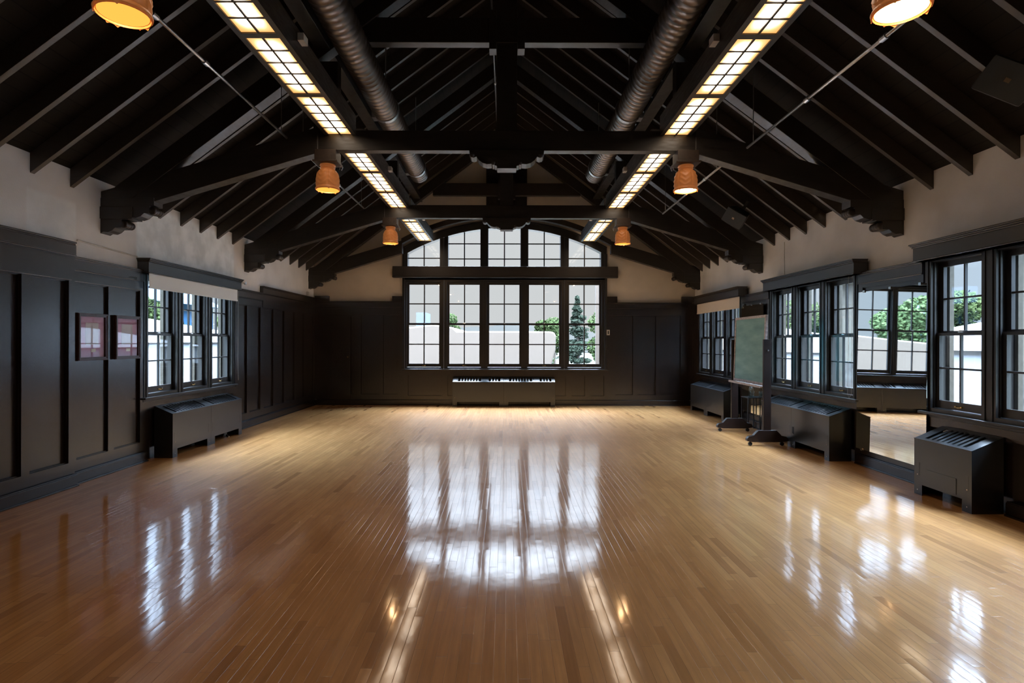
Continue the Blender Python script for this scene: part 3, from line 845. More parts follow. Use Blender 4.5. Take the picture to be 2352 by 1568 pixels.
ords = ['first', 'second', 'third', 'fourth', 'fifth', 'sixth', 'seventh']
def common_rafter(sgn):
    xw = XL if sgn < 0 else XR
    xt = XC + sgn*0.035
    b = MB().prism([(xw, roof(xw, 0.19)), (xt, roof(xt, 0.19)), (xt, roof(xt, 0.001)), (xw, roof(xw, 0.001))], 'y', -0.026, 0.026)
    o = b.build('rafter', M['rafter'], local=True, bevel=0.002)
    return o
for sgn, side in ((-1, 'left'), (1, 'right')):
    proto = None
    for bay, (ya, yb, ph) in enumerate(((TR[0], TR[1], 'in front of the large near truss'), (TR[1], TR[2], 'between the near and second trusses'), (TR[2], 13.38, 'between the second truss and the far gable'))):
        for k in range(1, 7):
            y = yb - k*(yb-ya)/7.0
            if bay == 0 and k > 5: continue
            if bay == 2 and k == 1: y -= 0.03
            if proto is None:
                proto = common_rafter(sgn); o = proto
            else:
                o = proto.copy(); C.objects.link(o)
            o.location = (0, y, 0)
            tag(o, 'dark rafter, %s roof slope, %s %s' % (side, ords[(k-1) if bay == 0 else 6-k], {0: 'on the camera side of the near truss', 1: 'beyond the near truss', 2: 'beyond the second truss'}[bay]), 'rafter', 'common rafters of the %s roof slope' % side)

# ------------------------------------------------------------------ light troughs
BAR = 0.017
def trough(xc, yend, n, label, group):
    """n sections of five rows by two columns, ending at yend"""
    w, row, gap, z = 0.262, 0.196, 0.066, 3.826
    Ls = 5*row; tot = n*Ls + (n-1)*gap
    y0 = yend - tot
    t = thing('ceiling_light', (xc, (y0+yend)/2, z), label, 'light', group)
    h = MB()
    hw = w/2
    h.box(xc-hw-0.045, xc-hw, y0-0.02, yend, z-0.012, z+0.19); h.box(xc+hw, xc+hw+0.045, y0-0.02, yend, z-0.012, z+0.19)
    h.box(xc-hw-0.045, xc+hw+0.045, y0-0.02, yend, z+0.19, z+0.205)
    h.box(xc-hw, xc+hw, y0-0.02, y0, z-0.012, z+0.19)
    h.build('housing', M['beam'], t)
    for i in range(n):
        a = y0 + i*(Ls+gap); c = a+Ls
        d = MB(); k = 0
        d.v = [(xc-hw, a, z), (xc+hw, a, z), (xc+hw, c, z), (xc-hw, c, z)]; d.fc = [(0, 3, 2, 1)]; d.uv = [(0, 0), (0, 1), (1, 1), (1, 0)]
        dob = d.build('diffuser', M['diffuser'], t)
        g = MB()
        g.box(xc-BAR/2, xc+BAR/2, a, c, z-0.010, z-0.001)
        for r in range(1, 5): g.box(xc-hw, xc+hw, a+r*row-BAR/2, a+r*row+BAR/2, z-0.009, z-0.002)
        g.build('grid_bar', M['beam'], dob)
        if i < n-1: MB().box(xc-hw, xc+hw, c, c+gap, z-0.012, z+0.03).build('cross_bar', M['beam'], t)
    s = 1 if xc < 0 else -1
    MB().box(*sorted((xc+s*(hw+0.05), xc+s*(hw+0.10))), y0+1.28, y0+1.38, z+0.10, z+0.16).build('junction_box', M['plastic'], t)
    return t
for sgn, side in ((-1, 'left'), (1, 'right')):
    x = sgn*1.883 + 0.012
    for i, ye in enumerate((TR[0]-0.065, TR[1]-0.065, TR[2]-0.065, TR[3]-0.0)):  # first pair is out of view, added to brighten the near floor
        trough(x, ye, 3, ['unseen lit ceiling trough added above the camera on the %s' % side, 'nearest lit ceiling light trough in view on the %s' % side, 'lit light trough on the %s between the near and second trusses' % side, 'small farthest lit light trough on the %s, before the arched window' % side][i], 'light troughs along the ceiling')

# ------------------------------------------------------------------ ducts
def duct(x, label, group):
    z = 4.35; r = 0.155
    t = thing('spiral_duct', (x, 5.0, z-r), label, 'duct', group)
    b = MB(); pts = []; rr = []
    y = 0.4
    while y < 9.68:
        for dy, f in ((0, 1.0), (0.006, 1.035), (0.012, 1.0)):
            pts.append((x, y+dy, z)); rr.append(r*f)
        y += 0.088
    b.tube(pts, rr, 28)
    b.build('duct_body', M['duct'], t, smooth=True)
    for yb in (6.95, 9.25):
        k = MB()
        s = 1 if x > 0 else -1
        k.tube([(x, yb-0.03, z), (x, yb+0.03, z)], r+0.012, 28)
        k.box(x+s*0.11, x+s*0.16, yb-0.05, yb+0.08, z-0.12, z-0.01)
        k.build('hanger_strap', M['steel'], t)
    wr = MB()
    for yb in (6.95, 9.25): wr.tube([(x, yb, z+r), (x, yb, roof(x, 0.1))], 0.006, 6)
    wr.build('hanger_rod', M['steel'], t)
duct(-1.49, 'grey spiral duct hanging above the left light trough', 'spiral ducts')
duct(1.50, 'grey spiral duct hanging above the right light trough', 'spiral ducts')

# ------------------------------------------------------------------ pipes
def pipe(x, z, y0, y1, label, joints, r=0.013):
    t = thing('ceiling_pipe', (x, (y0+y1)/2, z), label, 'pipe', 'thin metal pipes under the roof')
    MB().tube([(x, y0, z), (x, y1, z)], r, 10).build('tube', M['steel'], t, smooth=True)
    for y in joints:
        MB().tube([(x, y-0.03, z), (x, y+0.03, z)], r*1.7, 10).build('coupling', M['steel'], t)
    hg = MB()
    for y in (y1-0.15, y0+0.15):
        zt = roof(x, 0.10)
        hg.tube([(x, y, z), (x, y, zt)], 0.004, 6)
    hg.build('hanger', M['steel'], t)
pipe(-2.45, 3.76, 2.9, 6.30, 'thin metal pipe hanging left of the nearest left light trough', (3.93, 4.6))
pipe(-2.43, 3.76, 6.60, 9.62, 'thin metal pipe behind the left amber lamp on the near truss', (8.2,))
pipe(2.60, 3.60, 2.9, 6.12, 'thin metal pipe hanging right of the nearest right light trough', (3.9, 4.9))
pipe(2.56, 3.60, 6.75, 9.28, 'thin metal pipe behind the right amber lamp on the near truss', (7.3,))
pipe(-0.17, 5.24, 3.0, 9.6, 'thin pipe running just left of the king posts', (6.7, 8.2), 0.011)

# ------------------------------------------------------------------ carved lamps
def lamp(x, y, label, glow='glow_amber'):
    t = thing('pendant_lamp', (x, y, 3.19), label, 'lamp', 'carved amber lamps under the trusses')
    MB().box(x-0.12, x+0.12, y-0.10, y+0.10, 3.525, 3.645).build('mount_block', M['lamp_block'], t, bevel=0.004)
    MB().box(x-0.138, x+0.138, y-0.118, y+0.118, 3.503, 3.525).build('collar_plate', M['lamp_block'], t, bevel=0.004)
    prof = [(0.062, 3.503), (0.084, 3.497), (0.088, 3.485), (0.068, 3.476), (0.080, 3.468), (0.083, 3.459), (0.066, 3.450), (0.084, 3.436), (0.100, 3.418), (0.112, 3.395), (0.120, 3.365), (0.1245, 3.33), (0.126, 3.29), (0.124, 3.26), (0.121, 3.245), (0.130, 3.236), (0.137, 3.222), (0.134, 3.205)]
    # finer profile for the carving
    P = []
    for (r0, z0), (r1, z1) in zip(prof[:-1], prof[1:]):
        for k in range(3): P.append((r0+(r1-r0)*k/3, z0+(z1-z0)*k/3))
    P.append(prof[-1])
    def carve(r, z, a, i):
        if 3.25 < z < 3.44:
            ph = (a*5/(2*PI)) % 1.0
            d = abs(ph-0.5)*2
            vein = max(0, cos((z*120) - d*7.0))
            r += 0.0075*vein*(1-d*0.3) - 0.008*(d > 0.90)
        if z < 3.215:
            z += 0.014*abs(sin(a*8)) - 0.008*cos(a*5)
        return r, z
    b = MB(); b.lathe(P, 96, (x, y, 0), carve)
    inner = [(0.126, 3.208), (0.117, 3.26), (0.108, 3.38), (0.07, 3.45)]
    b.build('shade', M['lamp'], t, smooth=True)
    MB().lathe(inner, 32, (x, y, 0)).build('liner', M['lamp'], t, smooth=True)
    g = MB().lathe([(0.001, 3.235), (0.06, 3.228), (0.119, 3.218)], 32, (x, y, 0))
    g.build('glowing_bowl', M[glow], t, smooth=True)
    ld = bpy.data.lights.new('lamp_bulb', 'POINT'); ld.energy = BULB; ld.color = (1.0, 0.62, 0.30); ld.shadow_soft_size = 0.02
    lo = bpy.data.objects.new('lamp_bulb', ld); C.objects.link(lo); lo.parent = t; lo.location = (0, 0, 0.012)
    s = 1 if x < 0 else -1
    MB().tube([(x+s*0.15, y+0.02, 3.44), (x+s*0.165, y+0.02, 3.475), (x+s*0.135, y+0.02, 3.485), (x+s*0.13, y+0.02, 3.45)], 0.006, 6).build('hook', M['steel'], t)
for i, y in enumerate(TR[:3]):
    for sgn, side in ((-1, 'left'), (1, 'right')):
        x = sgn*2.03 + (0.0 if i else 0.01)
        yy = y if i else (2.98 if sgn < 0 else 2.93)
        lamp(x, yy, ['carved amber lamp cut by the top edge at the %s of the picture' % side, 'carved amber lamp under the %s of the near truss' % side, 'small carved amber lamp under the %s of the second truss' % side][i], 'glow_warm' if (sgn > 0 and i < 2) else 'glow_amber')

# ------------------------------------------------------------------ speakers
def speaker(loc, rot, label, s=1.0):
    t = thing('wall_speaker', loc, label, 'speaker', 'black loudspeakers under the right roof slope')
    t.rotation_euler = rot
    b = MB().prism([(-0.17*s, -0.10*s), (0.17*s, -0.10*s), (0.13*s, 0.12*s), (-0.13*s, 0.12*s)], 'z', -0.12*s, 0.12*s)
    b.build('cabinet', M['speaker'], t, local=True, bevel=0.02)
    g = MB(); pts = []
    for k in range(9):
        a = -0.16 + 0.32*k/8
        pts.append((a*s, (-0.108 - 0.022*(1-(a/0.16)**2))*s))
    g.prism(pts + [(0.16*s, -0.101*s), (-0.16*s, -0.101*s)], 'z', -0.11*s, 0.11*s)
    g.build('front_grille', M['grille'], t, local=True)
    MB().box(-0.018*s, 0.018*s, -0.134*s, -0.128*s, -0.014*s, 0.014*s).build('badge', M['chrome'], t, local=True)
    MB().box(-0.02, 0.02, 0.10*s, 0.145*s, -0.04, 0.26).build('bracket', M['speaker'], t, local=True)
speaker((3.55, 8.75, 3.43), (math.radians(22), math.radians(36), math.radians(-30)), 'small black speaker beyond the near truss, beside the right amber lamps')
speaker((3.56, 4.02, 3.36), (math.radians(22), math.radians(36), math.radians(-30)), 'large looking black speaker cut by the right edge of the picture')

# ------------------------------------------------------------------ radiator covers
def rad_cover(mp, u0, units, nf, nb, label, group, slots=((0.10, 0.90),), ztop=0.665, zf=0.565, nsl=12, hatch=None, plate=None, centre_gap=False):
    tot = sum(units)
    t = thing('radiator_cover', mp(u0+tot/2, (nf+nb)/2, 0), label, 'radiator cover', group)
    cur = u0
    for ui, L in enumerate(units):
        a, c = cur+0.0015, cur+L-0.0015
        body = MB(mp)
        lg = 0.105
        # front sheet with the foot cut-out
        body.prism([(a, 0.0), (a+lg, 0.0), (a+lg, 0.105), (c-lg, 0.105), (c-lg, 0.0), (c, 0.0), (c, zf), (a, zf)], 'y', nf, nf+0.006)
        for (e0, e1) in ((a, a+0.006), (c-0.006, c)):
            body.prism([(nf+0.006, 0.0), (nb, 0.0), (nb, ztop), (nf+0.006, zf+0.002)], 'x', e0, e1)
        bo = body.build('casing_panel', M['cover'], t)
        # sloped top: rim strips and bars
        def top(u, s_):       # s_ 0 front .. 1 back
            return (u, nf + (nb-nf)*s_, zf + (ztop-zf)*s_)
        tp = MB(mp)
        def sl(ua, ub, s0, s1, th=0.006):
            p = [top(ua, s0), top(ub, s0), top(ub, s1), top(ua, s1)]
            tp.quadbox([(x, y, z-th) for x, y, z in p] + p)
        sl(a, c, 0.0, 0.12); sl(a, c, 0.86, 1.0)
        gaps = [(a+0.10, c-0.10)] if not centre_gap else [(a+0.12, a+L*0.55), (a+L*0.70, c-0.08)]
        edges = [a] + [v for g in gaps for v in g] + [c]
        for k in range(0, len(edges), 2): sl(edges[k], edges[k+1], 0.12, 0.86)
        for g0, g1 in gaps:
            n = max(2, int((g1-g0)/0.062))
            for k in range(1, n):
                uu = g0 + (g1-g0)*k/n
                sl(uu-0.017, uu+0.017, 0.12, 0.86)
        tp.build('top_grille', M['cover'], t)
        MB(mp).box(a-0.001, c+0.001, nf-0.004, nf+0.006, zf-0.004, zf+0.003).build('front_lip', M['cover'], t)
        MB(mp).prism([(nf+0.02, 0.13), (nb-0.005, 0.13), (nb-0.005, ztop-0.06), (nf+0.02, zf-0.05)], 'x', a+0.01, c-0.01).build('heater_core', M['black'], t)
        sc = MB(mp)
        for (du, z) in ((0.05, 0.05), (L-0.05, 0.05), (0.05, 0.20), (L-0.05, 0.20)):
            sc.tube([(cur+du, nf+0.001, z), (cur+du, nf-0.004, z)], 0.005, 8)
        sc.build('screw', M['chrome'], t)
        for du in (0.035, L-0.075):
            MB(mp).box(cur+du, cur+du+0.04, nf-0.0015, nf, 0.19, 0.32).build('access_flap', M['cover'], t)
        if hatch and ui == hatch[0]:
            MB(mp).box(cur+hatch[1], cur+hatch[1]+0.055, nf-0.002, nf+0.001, 0.20, 0.30).build('valve_opening', M['black'], t)
        if plate and ui == 0:
            MB(mp).box(a+0.17, c-0.17, nf-0.004, nf, 0.125, 0.27).build('front_plate', M['cover'], t)
        cur += L
    return t
G = 'black steel radiator covers'
rad_cover(left_map, 7.236, (0.947, 0.947), -0.236, 0.0, 'black steel radiator cover under the left wall windows', G)
rad_cover(right_map, 7.13, (0.95, 0.95), -0.29, -0.01, 'black steel radiator cover between the chalkboard and the large mirror', G, hatch=(0, 0.87))
rad_cover(right_map, 4.945, (0.70,), -0.29, -0.01, 'short black radiator cover right of the large mirror', G, plate=True, ztop=0.67, zf=0.55)
rad_cover(right_map, 10.60, (0.95, 0.95), -0.29, -0.01, 'black radiator cover in the dark right corner beyond the chalkboard', G)
rad_cover(far_map, -1.24, (1.185, 1.185), -0.30, -0.06, 'wide black radiator cover centred under the far window', G, centre_gap=True)

# ------------------------------------------------------------------ mirrors
def mirror(y0, y1, z0, z1, label, tilt=0.0, yaw=0.0):
    t = thing('wall_mirror', (BR-0.030, (y0+y1)/2, z0), label, 'mirror', 'tall frameless mirrors on the right wall')
    h = (y1-y0)/2
    MB().box(-0.003, 0.003, -h, h, 0, z1-z0).build('mirror_glass', M['mirror'], t, local=True)
    MB().box(0.003, 0.009, -h, h, 0, z1-z0).build('backing', M['black'], t, local=True)
    for yy in (-h*0.8, 0, h*0.8):
        MB().box(-0.012, 0.012, yy-0.018, yy+0.018, z1-z0-0.012, z1-z0+0.016).build('clip', M['chrome'], t, local=True)
    for yy in (-h*0.8, h*0.8):
        MB().box(-0.012, 0.012, yy-0.018, yy+0.018, -0.016, 0.012).build('clip', M['chrome'], t, local=True)
    t.rotation_euler = (0, tilt, yaw)
    return t
mirror(5.84, 7.00, 0.20, 2.115, 'large frameless mirror on the right wall between two window groups', tilt=math.radians(0.78), yaw=math.radians(0.12))
mirror(9.52, 10.40, 0.25, 2.15, 'dark narrow mirror on the wall behind the chalkboard', tilt=math.radians(-0.3))

# ------------------------------------------------------------------ rolling chalkboard
t = thing('rolling_chalkboard', (3.80, 8.83, 0), 'green rolling chalkboard on wheeled wooden stand by the right wall', 'chalkboard')
yn, yf_ = 8.20, 9.50
def board_x(y): return 3.775 + (3.83-3.775)*(y-yn)/(yf_-yn)
for y in (yn, yf_):
    x = board_x(y)
    ft = [(-0.295, 0.07), (-0.295, 0.105), (-0.27, 0.135), (-0.20, 0.15), (-0.165, 0.19), (-0.13, 0.225), (0.13, 0.225), (0.165, 0.19), (0.20, 0.15), (0.27, 0.135), (0.295, 0.105), (0.295, 0.07), (0.20, 0.055), (-0.20, 0.055)]
    foot = MB().prism([(x+a, z) for a, z in ft], 'y', y-0.035, y+0.035).build('foot', M['stand'], t, bevel=0.004)
    for s in (-0.24, 0.22):
        w = MB(); w.tube([(x+s, y-0.012, 0.028), (x+s, y+0.012, 0.028)], 0.028, 16); w.tube([(x+s, y, 0.028), (x+s, y, 0.075)], 0.008, 8)
        w.build('caster', M['rubber'], foot)
    MB().box(x-0.055, x+0.055, y-0.022 if y > 9 else y-0.02, y+0.02, 0.20, 1.54).build('upright', M['stand'], t, bevel=0.004)
    MB().tube([(x, y-0.05, 1.38), (x, y+0.05, 1.38)], 0.012, 10).build('pivot_bolt', M['steel'], t)
def bquad(b, ya, yb, za, zb, x0, x1):
    def lean(z): return (z-1.38)*0.03
    c = []
    for z in (za, zb):
        c += [(board_x(ya)+x0+lean(z), ya, z), (board_x(ya)+x1+lean(z), ya, z), (board_x(yb)+x1+lean(z), yb, z), (board_x(yb)+x0+lean(z), yb, z)]
    b.quadbox(c)
fb = MB(); ya, yb = 8.235, 9.465
bquad(fb, ya, yb, 1.86, 1.90, -0.018, 0.018); bquad(fb, ya, yb, 0.865, 0.905, -0.018, 0.018)
bquad(fb, ya, ya+0.04, 0.905, 1.86, -0.018, 0.018); bquad(fb, yb-0.04, yb, 0.905, 1.86, -0.018, 0.018)
bf = fb.build('board_frame', M['chalk_frame'], t, bevel=0.003)
sb = MB(); bquad(sb, ya+0.04, yb-0.04, 0.905, 1.86, -0.010, 0.010)
sb.build('writing_surface', M['chalk'], t)
tr_ = MB(); bquad(tr_, ya-0.02, yb+0.02, 0.835, 0.852, -0.09, 0.03); bquad(tr_, ya-0.02, yb+0.02, 0.852, 0.868, -0.09, -0.08)
tr_.build('chalk_tray', M['chalk_frame'], t)

# bottle and tumbler on a low shelf behind the chalkboard
sh = thing('small_side_table', (4.21, 9.72, 0), 'low dark table with a clear top behind the chalkboard', 'table')
MB().box(4.09, 4.32, 9.58, 9.86, 0.545, 0.56).build('tabletop', M['black'], sh)
for a in (4.10, 4.305):
    for c in (9.595, 9.845): MB().box(a-0.007, a+0.007, c-0.007, c+0.007, 0, 0.545).build('leg', M['black'], sh)
bt = thing('water_bottle', (4.19, 9.68, 0.56), 'clear water bottle on the low table behind the chalkboard', 'bottle')
M['clear'] = mat_glass('clear bottle', (0.72, 0.80, 0.82), 1.9)
MB().lathe([(0.001, 0.561), (0.038, 0.561), (0.040, 0.60), (0.040, 0.68), (0.032, 0.72), (0.014, 0.75), (0.014, 0.775)], 20, (4.19, 9.68, 0)).build('bottle_body', M['clear'], bt, smooth=True)
MB().tube([(4.19, 9.68, 0.773), (4.19, 9.68, 0.795)], 0.016, 12).build('cap', M['white'], bt)
tag(MB().lathe([(0.001, 0.561), (0.030, 0.561), (0.034, 0.65), (0.031, 0.65), (0.027, 0.567)], 20, (4.25, 9.78, 0)).build('tumbler', M['clear'], smooth=True), 'clear tumbler beside the water bottle behind the chalkboard', 'glass')

# ------------------------------------------------------------------ framed prints
def framed(u0, u1, z0, z1, label, inner):
    mp = left_map
    t = thing('picture_frame', mp((u0+u1)/2, 0, z0), label, 'picture', 'framed prints on the left panelling')
    f = MB(mp)
    for (a, c, p, q_) in ((u0, u1, z1-0.035, z1), (u0, u1, z0, z0+0.035), (u0, u0+0.035, z0+0.035, z1-0.035), (u1-0.035, u1, z0+0.035, z1-0.035)):
        f.box(a, c, -0.035, -0.002, p, q_)
    for (a, c, p, q_) in ((u0+.008, u1-.008, z1-0.018, z1-.008), (u0+.008, u1-.008, z0+.008, z0+0.018), (u0+.008, u0+0.018, z0+0.018, z1-0.018), (u1-0.018, u1-.008, z0+0.018, z1-0.018)):
        f.box(a, c, -0.041, -0.035, p, q_)
    f.build('frame', M['pic_frame'], t)
    MB(mp).box(u0+0.033, u1-0.033, -0.012, -0.006, z0+0.033, z1-0.033).build('mount', M['mat_pink'], t)
    uc = (u0+u1)/2
    MB(mp).box(uc-0.09, uc+0.10, -0.0135, -0.012, z0+0.17, z1-0.10).build('print', M['paper'], t)
    MB(mp).box(uc-0.01, uc+0.06, -0.0135, -0.012, z0+0.09, z0+0.125).build('caption_card', M['white'], t)
    MB(mp).box(u0+0.034, u1-0.034, -0.024, -0.022, z0+0.034, z1-0.034).build('glass', GLZ, t)
framed(5.905, 6.345, 1.285, 1.792, 'mauve framed print nearer the camera on the left panelling', 0)
framed(6.47, 6.91, 1.285, 1.792, 'mauve framed print beside the left window', 1)

# ------------------------------------------------------------------ roller shades
def shade(mp, c, n, z0, z1, mat, label):
    t = thing('roller_shade', mp(c, n, z0), label, 'shade', 'roller shades under the cornices')
    h = 1.15
    b = MB(mp); k = 24
    for i in range(k):
        a, d = c-h+2*h*i/k, c-h+2*h*(i+1)/k
        w0, w1 = 0.003*sin(i*1.3), 0.003*sin((i+1)*1.3)
        b.quadbox([(a, n+w0, z0), (d, n+w1, z0), (d, n+w1+0.002, z0), (a, n+w0+0.002, z0), (a, n, z1), (d, n, z1), (d, n+0.002, z1), (a, n+0.002, z1)])
    b.build('fabric', M[mat], t)
    MB(mp).box(c-h, c+h, n-0.006, n+0.008, z0-0.004, z0+0.022).build('hem_bar', M[mat], t)
    MB(mp).tube([(c-h, n+0.02, z1+0.01), (c+h, n+0.02, z1+0.01)], 0.024, 12).build('roller_tube', M[mat], t)
shade(left_map, 8.16, -0.075, 2.155, 2.36, 'shade_l', 'grey roller shade pulled down a little over the left windows')
shade(right_map, 11.55, -0.08, 2.125, 2.36, 'shade_r', 'cream roller shade on the right wall near the far corner')
# pull cords
def cord(mp, pts, label, name='shade_cord'):
    tag(MB(mp).tube(pts, 0.0016, 6).build(name, M['plastic']), label, 'cord')
cord(left_map, [(9.37, -0.06, 2.33), (9.38, -0.055, 1.8), (9.37, -0.055, 1.2), (9.38, -0.06, 0.85)], 'thin dark cord hanging at the far end of the left shade')
cord(right_map, [(7.05, -0.05, 2.33), (7.06, -0.05, 1.5), (7.06, -0.055, 0.85), (7.10, -0.06, 0.80), (7.14, -0.055, 0.85), (7.13, -0.05, 1.5), (7.13, -0.05, 2.33)], 'thin looped cord hanging beside the large mirror')

# ------------------------------------------------------------------ small wall items
tag(MB().tube([(XL+0.012, 5.98, 2.56), (XL+0.012, 6.95, 2.53)], 0.009, 8).build('wall_conduit', M['plastic']), 'thin pale conduit on the left plaster before the cornice', 'conduit')
tag(MB().tube([(XR-0.008, 9.05, 2.54), (XR-0.008, 9.05, 3.1)], 0.004, 6).build('wall_cable', M['plastic']), 'thin cable running up the right plaster above the cornice', 'cable')
t = thing('motion_sensor', (XL+0.06, 9.60, 2.44), 'small pale sensor with bright lamp on the left wall past the cornice', 'sensor')
MB().box(XL, XL+0.07, 9.54, 9.62, 2.43, 2.54).build('sensor_body', M['plastic'], t, bevel=0.006)
MB().tube([(XL+0.07, 9.60, 2.485), (XL+0.13, 9.60, 2.48)], [0.018, 0.028], 12).build('lens', M['chrome'], t)
tag(MB().box(XL, XL+0.06, 12.86, 12.93, 2.52, 2.62).build('alarm_sensor', M['plastic'], bevel=0.006), 'tiny pale sensor in the far left corner', 'sensor')
t = thing('light_switch', (2.365, YF-0.08, 1.66), 'small two part wall switch right of the far window', 'switch')
MB().box(2.36, 2.43, YF-0.062, YF-0.05, 1.655, 1.78).build('switch_plate', M['plastic'], t)
MB().box(2.382, 2.408, YF-0.068, YF-0.062, 1.68, 1.755).build('toggle', M['black'], t)
tag(MB(left_map).tube([(6.72, -0.012, 2.255), (6.78, -0.03, 2.26), (6.84, -0.03, 2.262), (6.85, -0.02, 2.24)], 0.004, 6).build('wall_hook', M['black']), 'small bent hook high on the left panelling above the prints', 'hook')
tag(MB().tube([(XL+0.10, 9.0, 0.012), (XL+0.24, 8.80, 0.012)], 0.010, 8).build('fallen_rod', M['plastic']), 'short pale rod lying under the left radiator cover', 'rod')

# ------------------------------------------------------------------ outdoors
S(MB().box(-300, 300, -60, 420, -3.25, -3.2).build('ground', M['ground'], local=True), 'ground outside the building')
t_ = MB()
prof = [(-9.5, -3.2), (-9.5, 1.55), (-5.2, 1.85), (-3.4, 2.0), (-2.6, 2.09), (-1.9, 2.0), (-1.75, 1.86), (1.55, 1.86), (1.70, 1.82), (1.76, 1.70), (1.74, 1.2), (1.42, 0.0), (1.1, -3.2)]
t_.prism(prof, 'y', 20.0, 27.0)
tag(t_.build('event_tent', M['tent_far'], bevel=0.05), 'big white tent seen through the lower far windows', 'tent')
def side_tent(x0, x1, y0, y1, zt, label):
    b = MB()
    xm, ym = (x0+x1)/2, (y0+y1)/2
    b.box(x0, x1, y0, y1, -3.2, zt)
    k = len(b.v)
    b.v += [(x0-.1, y0-.1, zt), (x1+.1, y0-.1, zt), (x1+.1, y1+.1, zt), (x0-.1, y1+.1, zt), (xm, ym-2, zt+0.9), (xm, ym+2, zt+0.9)]
    b.fc += [(k, k+1, k+4), (k+1, k+2, k+5, k+4), (k+2, k+3, k+5), (k+3, k, k+4, k+5), (k, k+3, k+2, k+1)]
    tag(b.build('event_tent', M['tent']), label, 'tent')
side_tent(-15.5, -10.2, 9.0, 26.0, 1.45, 'white tent outside the left windows')
side_tent(8.6, 13.5, 3.0, 14.5, 1.35, 'white tent outside the right windows')
side_tent(8.6, 13.0, 16.5, 33.0, 1.2, 'white tent farther off outside the right windows')

def leaf_cloud(blobs, n, size):
    b = MB()
    for _ in range(n):
        bx = random.choice(blobs)
        while True:
            p = Vector((random.uniform(-1, 1), random.uniform(-1, 1), random.uniform(-1, 1)))
            if p.length <= 1: break
        p = p.normalized() * (p.length ** 0.5)
        c = Vector((bx[0]+p.x*bx[3], bx[1]+p.y*bx[4], bx[2]+p.z*bx[5]))
        a = Vector((random.uniform(-1, 1), random.uniform(-1, 1), random.uniform(-1, 1))).normalized()
        d = a.orthogonal().normalized()
        s = size*random.uniform(0.6, 1.4)
        k = len(b.v)
        b.v += [tuple(c+a*s), tuple(c+d*s*0.6), tuple(c-a*s), tuple(c-d*s*0.6)]
        b.fc.append((k, k+1, k+2, k+3))
    return b
def tree(x, y, base, top, w, mat, label, conifer=False, n=2600, size=0.16):
    t = thing('tree', (x, y, -3.2), label, 'tree', 'trees outside the windows')
    tk = MB().tube([(x, y, -3.2), (x+0.1, y, base+ (top-base)*0.5), (x, y, top-(0.35 if conifer else 0.45*w+0.4))], [0.16, 0.09, 0.03], 8); tk.build('trunk', M['bark'], t)
    blobs = []
    if conifer:
        for k in range(11):
            f = k/10; r = w*(1-f)*0.95+0.12
            z = base + (top-base)*f
            for j in range(7):
                a = random.uniform(0, 2*PI); q_ = random.uniform(0.45, 1.0)
                blobs.append((x+cos(a)*r*0.6*q_, y+sin(a)*r*0.6*q_, z+random.uniform(-0.25, 0.2)-r*q_*0.12, r*0.5+0.05, r*0.5+0.05, 0.07*(top-base)/3))
    else:
        for k in range(16):
            a = random.uniform(0, 2*PI); rr = random.uniform(0, w*0.75); zz = random.uniform(base, top-w*0.25)
            f = 1 - 0.6*max(0, (zz-base)/(top-base))
            q_ = random.uniform(0.25, 0.42)*w
            blobs.append((x+cos(a)*rr*f, y+sin(a)*rr*f, zz, q_, q_, q_*0.8))
    lb = leaf_cloud(blobs, n, size).build('foliage', M[mat], t)
    lb['kind'] = 'stuff'
tree(3.85, 31, -1.5, 3.75, 1.7, 'leaf_a', 'tall dark conifer seen through the rightmost far window', True, 13000, 0.06)
tree(3.0, 36, -2.5, 3.7, 2.0, 'leaf_b', 'green tree behind the right end of the big tent', size=0.075, n=12600)
tree(4.9, 27, -2.5, 3.3, 1.9, 'leaf_b', 'green leafy tree at the right edge of the far window', size=0.075, n=12600)
tree(3.55, 22.5, -2.6, 1.0, 1.5, 'leaf_c', 'yellow green tree low in the rightmost far window', n=12600, size=0.050)
tree(-4.0, 40, -1.0, 3.7, 1.4, 'leaf_b', 'hazy green tree seen through the second far window', size=0.075, n=7800)
tree(-21.5, 33, -2.0, 4.9, 3.2, 'leaf_b', 'green tree beyond the tent outside the left windows', n=12600, size=0.110)
tree(-14.5, 33, -2.0, 4.6, 3.0, 'leaf_c', 'pale green tree farther right outside the left windows', n=12600, size=0.110)
tree(21.0, 26.5, -2.0, 4.0, 2.8, 'leaf_b', 'green tree beyond the tent outside the near right windows', n=12600, size=0.100)
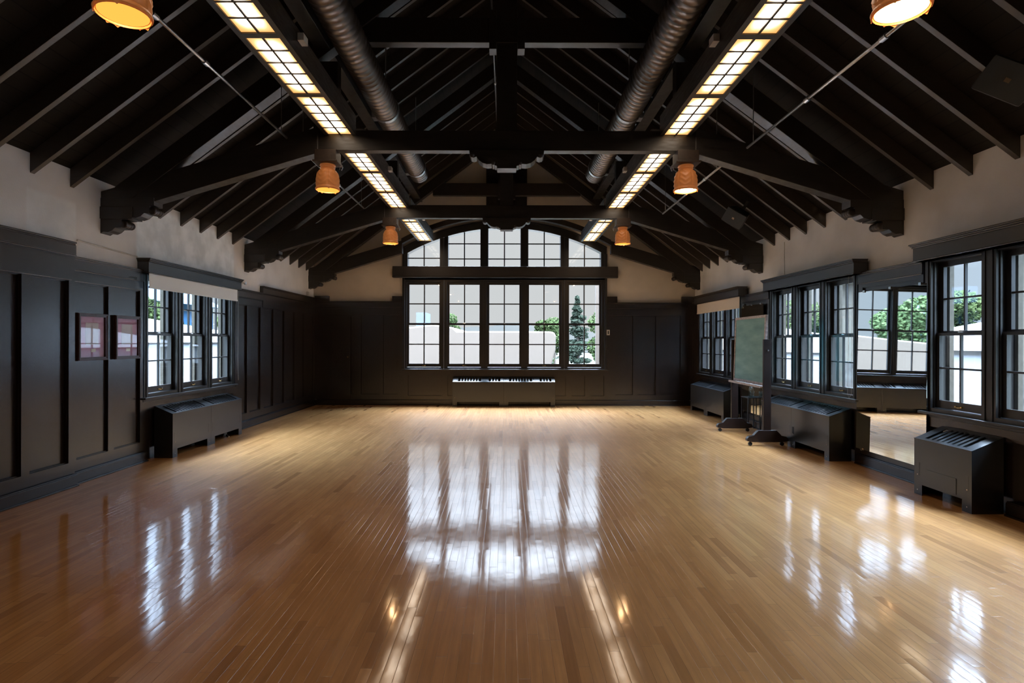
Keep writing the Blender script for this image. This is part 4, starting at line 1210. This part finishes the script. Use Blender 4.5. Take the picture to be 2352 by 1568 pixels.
tree(16.5, 31.0, -2.0, 4.2, 2.8, 'leaf_b', 'green tree outside the right windows by the chalkboard', n=12600, size=0.100)
tree(21.5, 37, -2.0, 4.8, 3.2, 'leaf_c', 'far pale green tree outside the middle right windows', n=12600, size=0.110)
tree(14.6, 39, -2.0, 4.4, 2.6, 'leaf_b', 'far green tree outside the windows under the cream shade', n=9600, size=0.110)
tag(MB().box(-33.5, -29.8, 210, 222, -3, 12.2).build('distant_building', M['far_bld']), 'hazy grey tower on the horizon in the leftmost far window', 'building')
hb = MB(); px = [-140 + 280*k/40 for k in range(41)]
hz = [7.5 + 1.6*sin(k*0.7) + 0.8*sin(k*1.9) for k in range(41)]
for k in range(40):
    hb.quadbox([(px[k], 240, -3), (px[k+1], 240, -3), (px[k+1], 250, -3), (px[k], 250, -3), (px[k], 240, hz[k]), (px[k+1], 240, hz[k+1]), (px[k+1], 250, hz[k+1]), (px[k], 250, hz[k])])
S(hb.build('hills', M['hill'], local=True), 'hazy low hills on the horizon')
tag(MB().box(-34, -28, 36, 54, -3.2, 4.6).prism([(-35, 4.6), (-27, 4.6), (-31, 6.4)], 'y', 35.5, 54.5).build('neighbour_building', M['blue_roof']), 'blue building beyond the trees outside the left windows', 'building')
# porch outside the right windows
for y in (6.9, 10.6):
    pp = thing('porch_pillar', (6.3, y, -3.2), 'stone and beige pillar outside the right windows, %s' % ('nearer the camera' if y < 8 else 'farther from the camera'), 'pillar', 'porch pillars outside the right windows')
    MB().box(6.05, 6.55, y-0.25, y+0.25, -3.2, 1.15).build('stone_base', M['stone'], pp)
    MB().box(6.15, 6.45, y-0.15, y+0.15, 1.15, 2.62).build('post', M['beige'], pp)
tag(MB().box(6.12, 6.48, 2.0, 14.0, 2.62, 2.90).build('porch_beam', M['beige']), 'long beige porch beam outside the right windows', 'beam')
tag(MB().box(2.56, 2.68, 16.2, 16.32, -3.2, 3.3).box(2.30, 2.56, 16.22, 16.3, 0.55, 0.66).build('white_post', M['tent_far']), 'slim white post outside the rightmost far window', 'post')
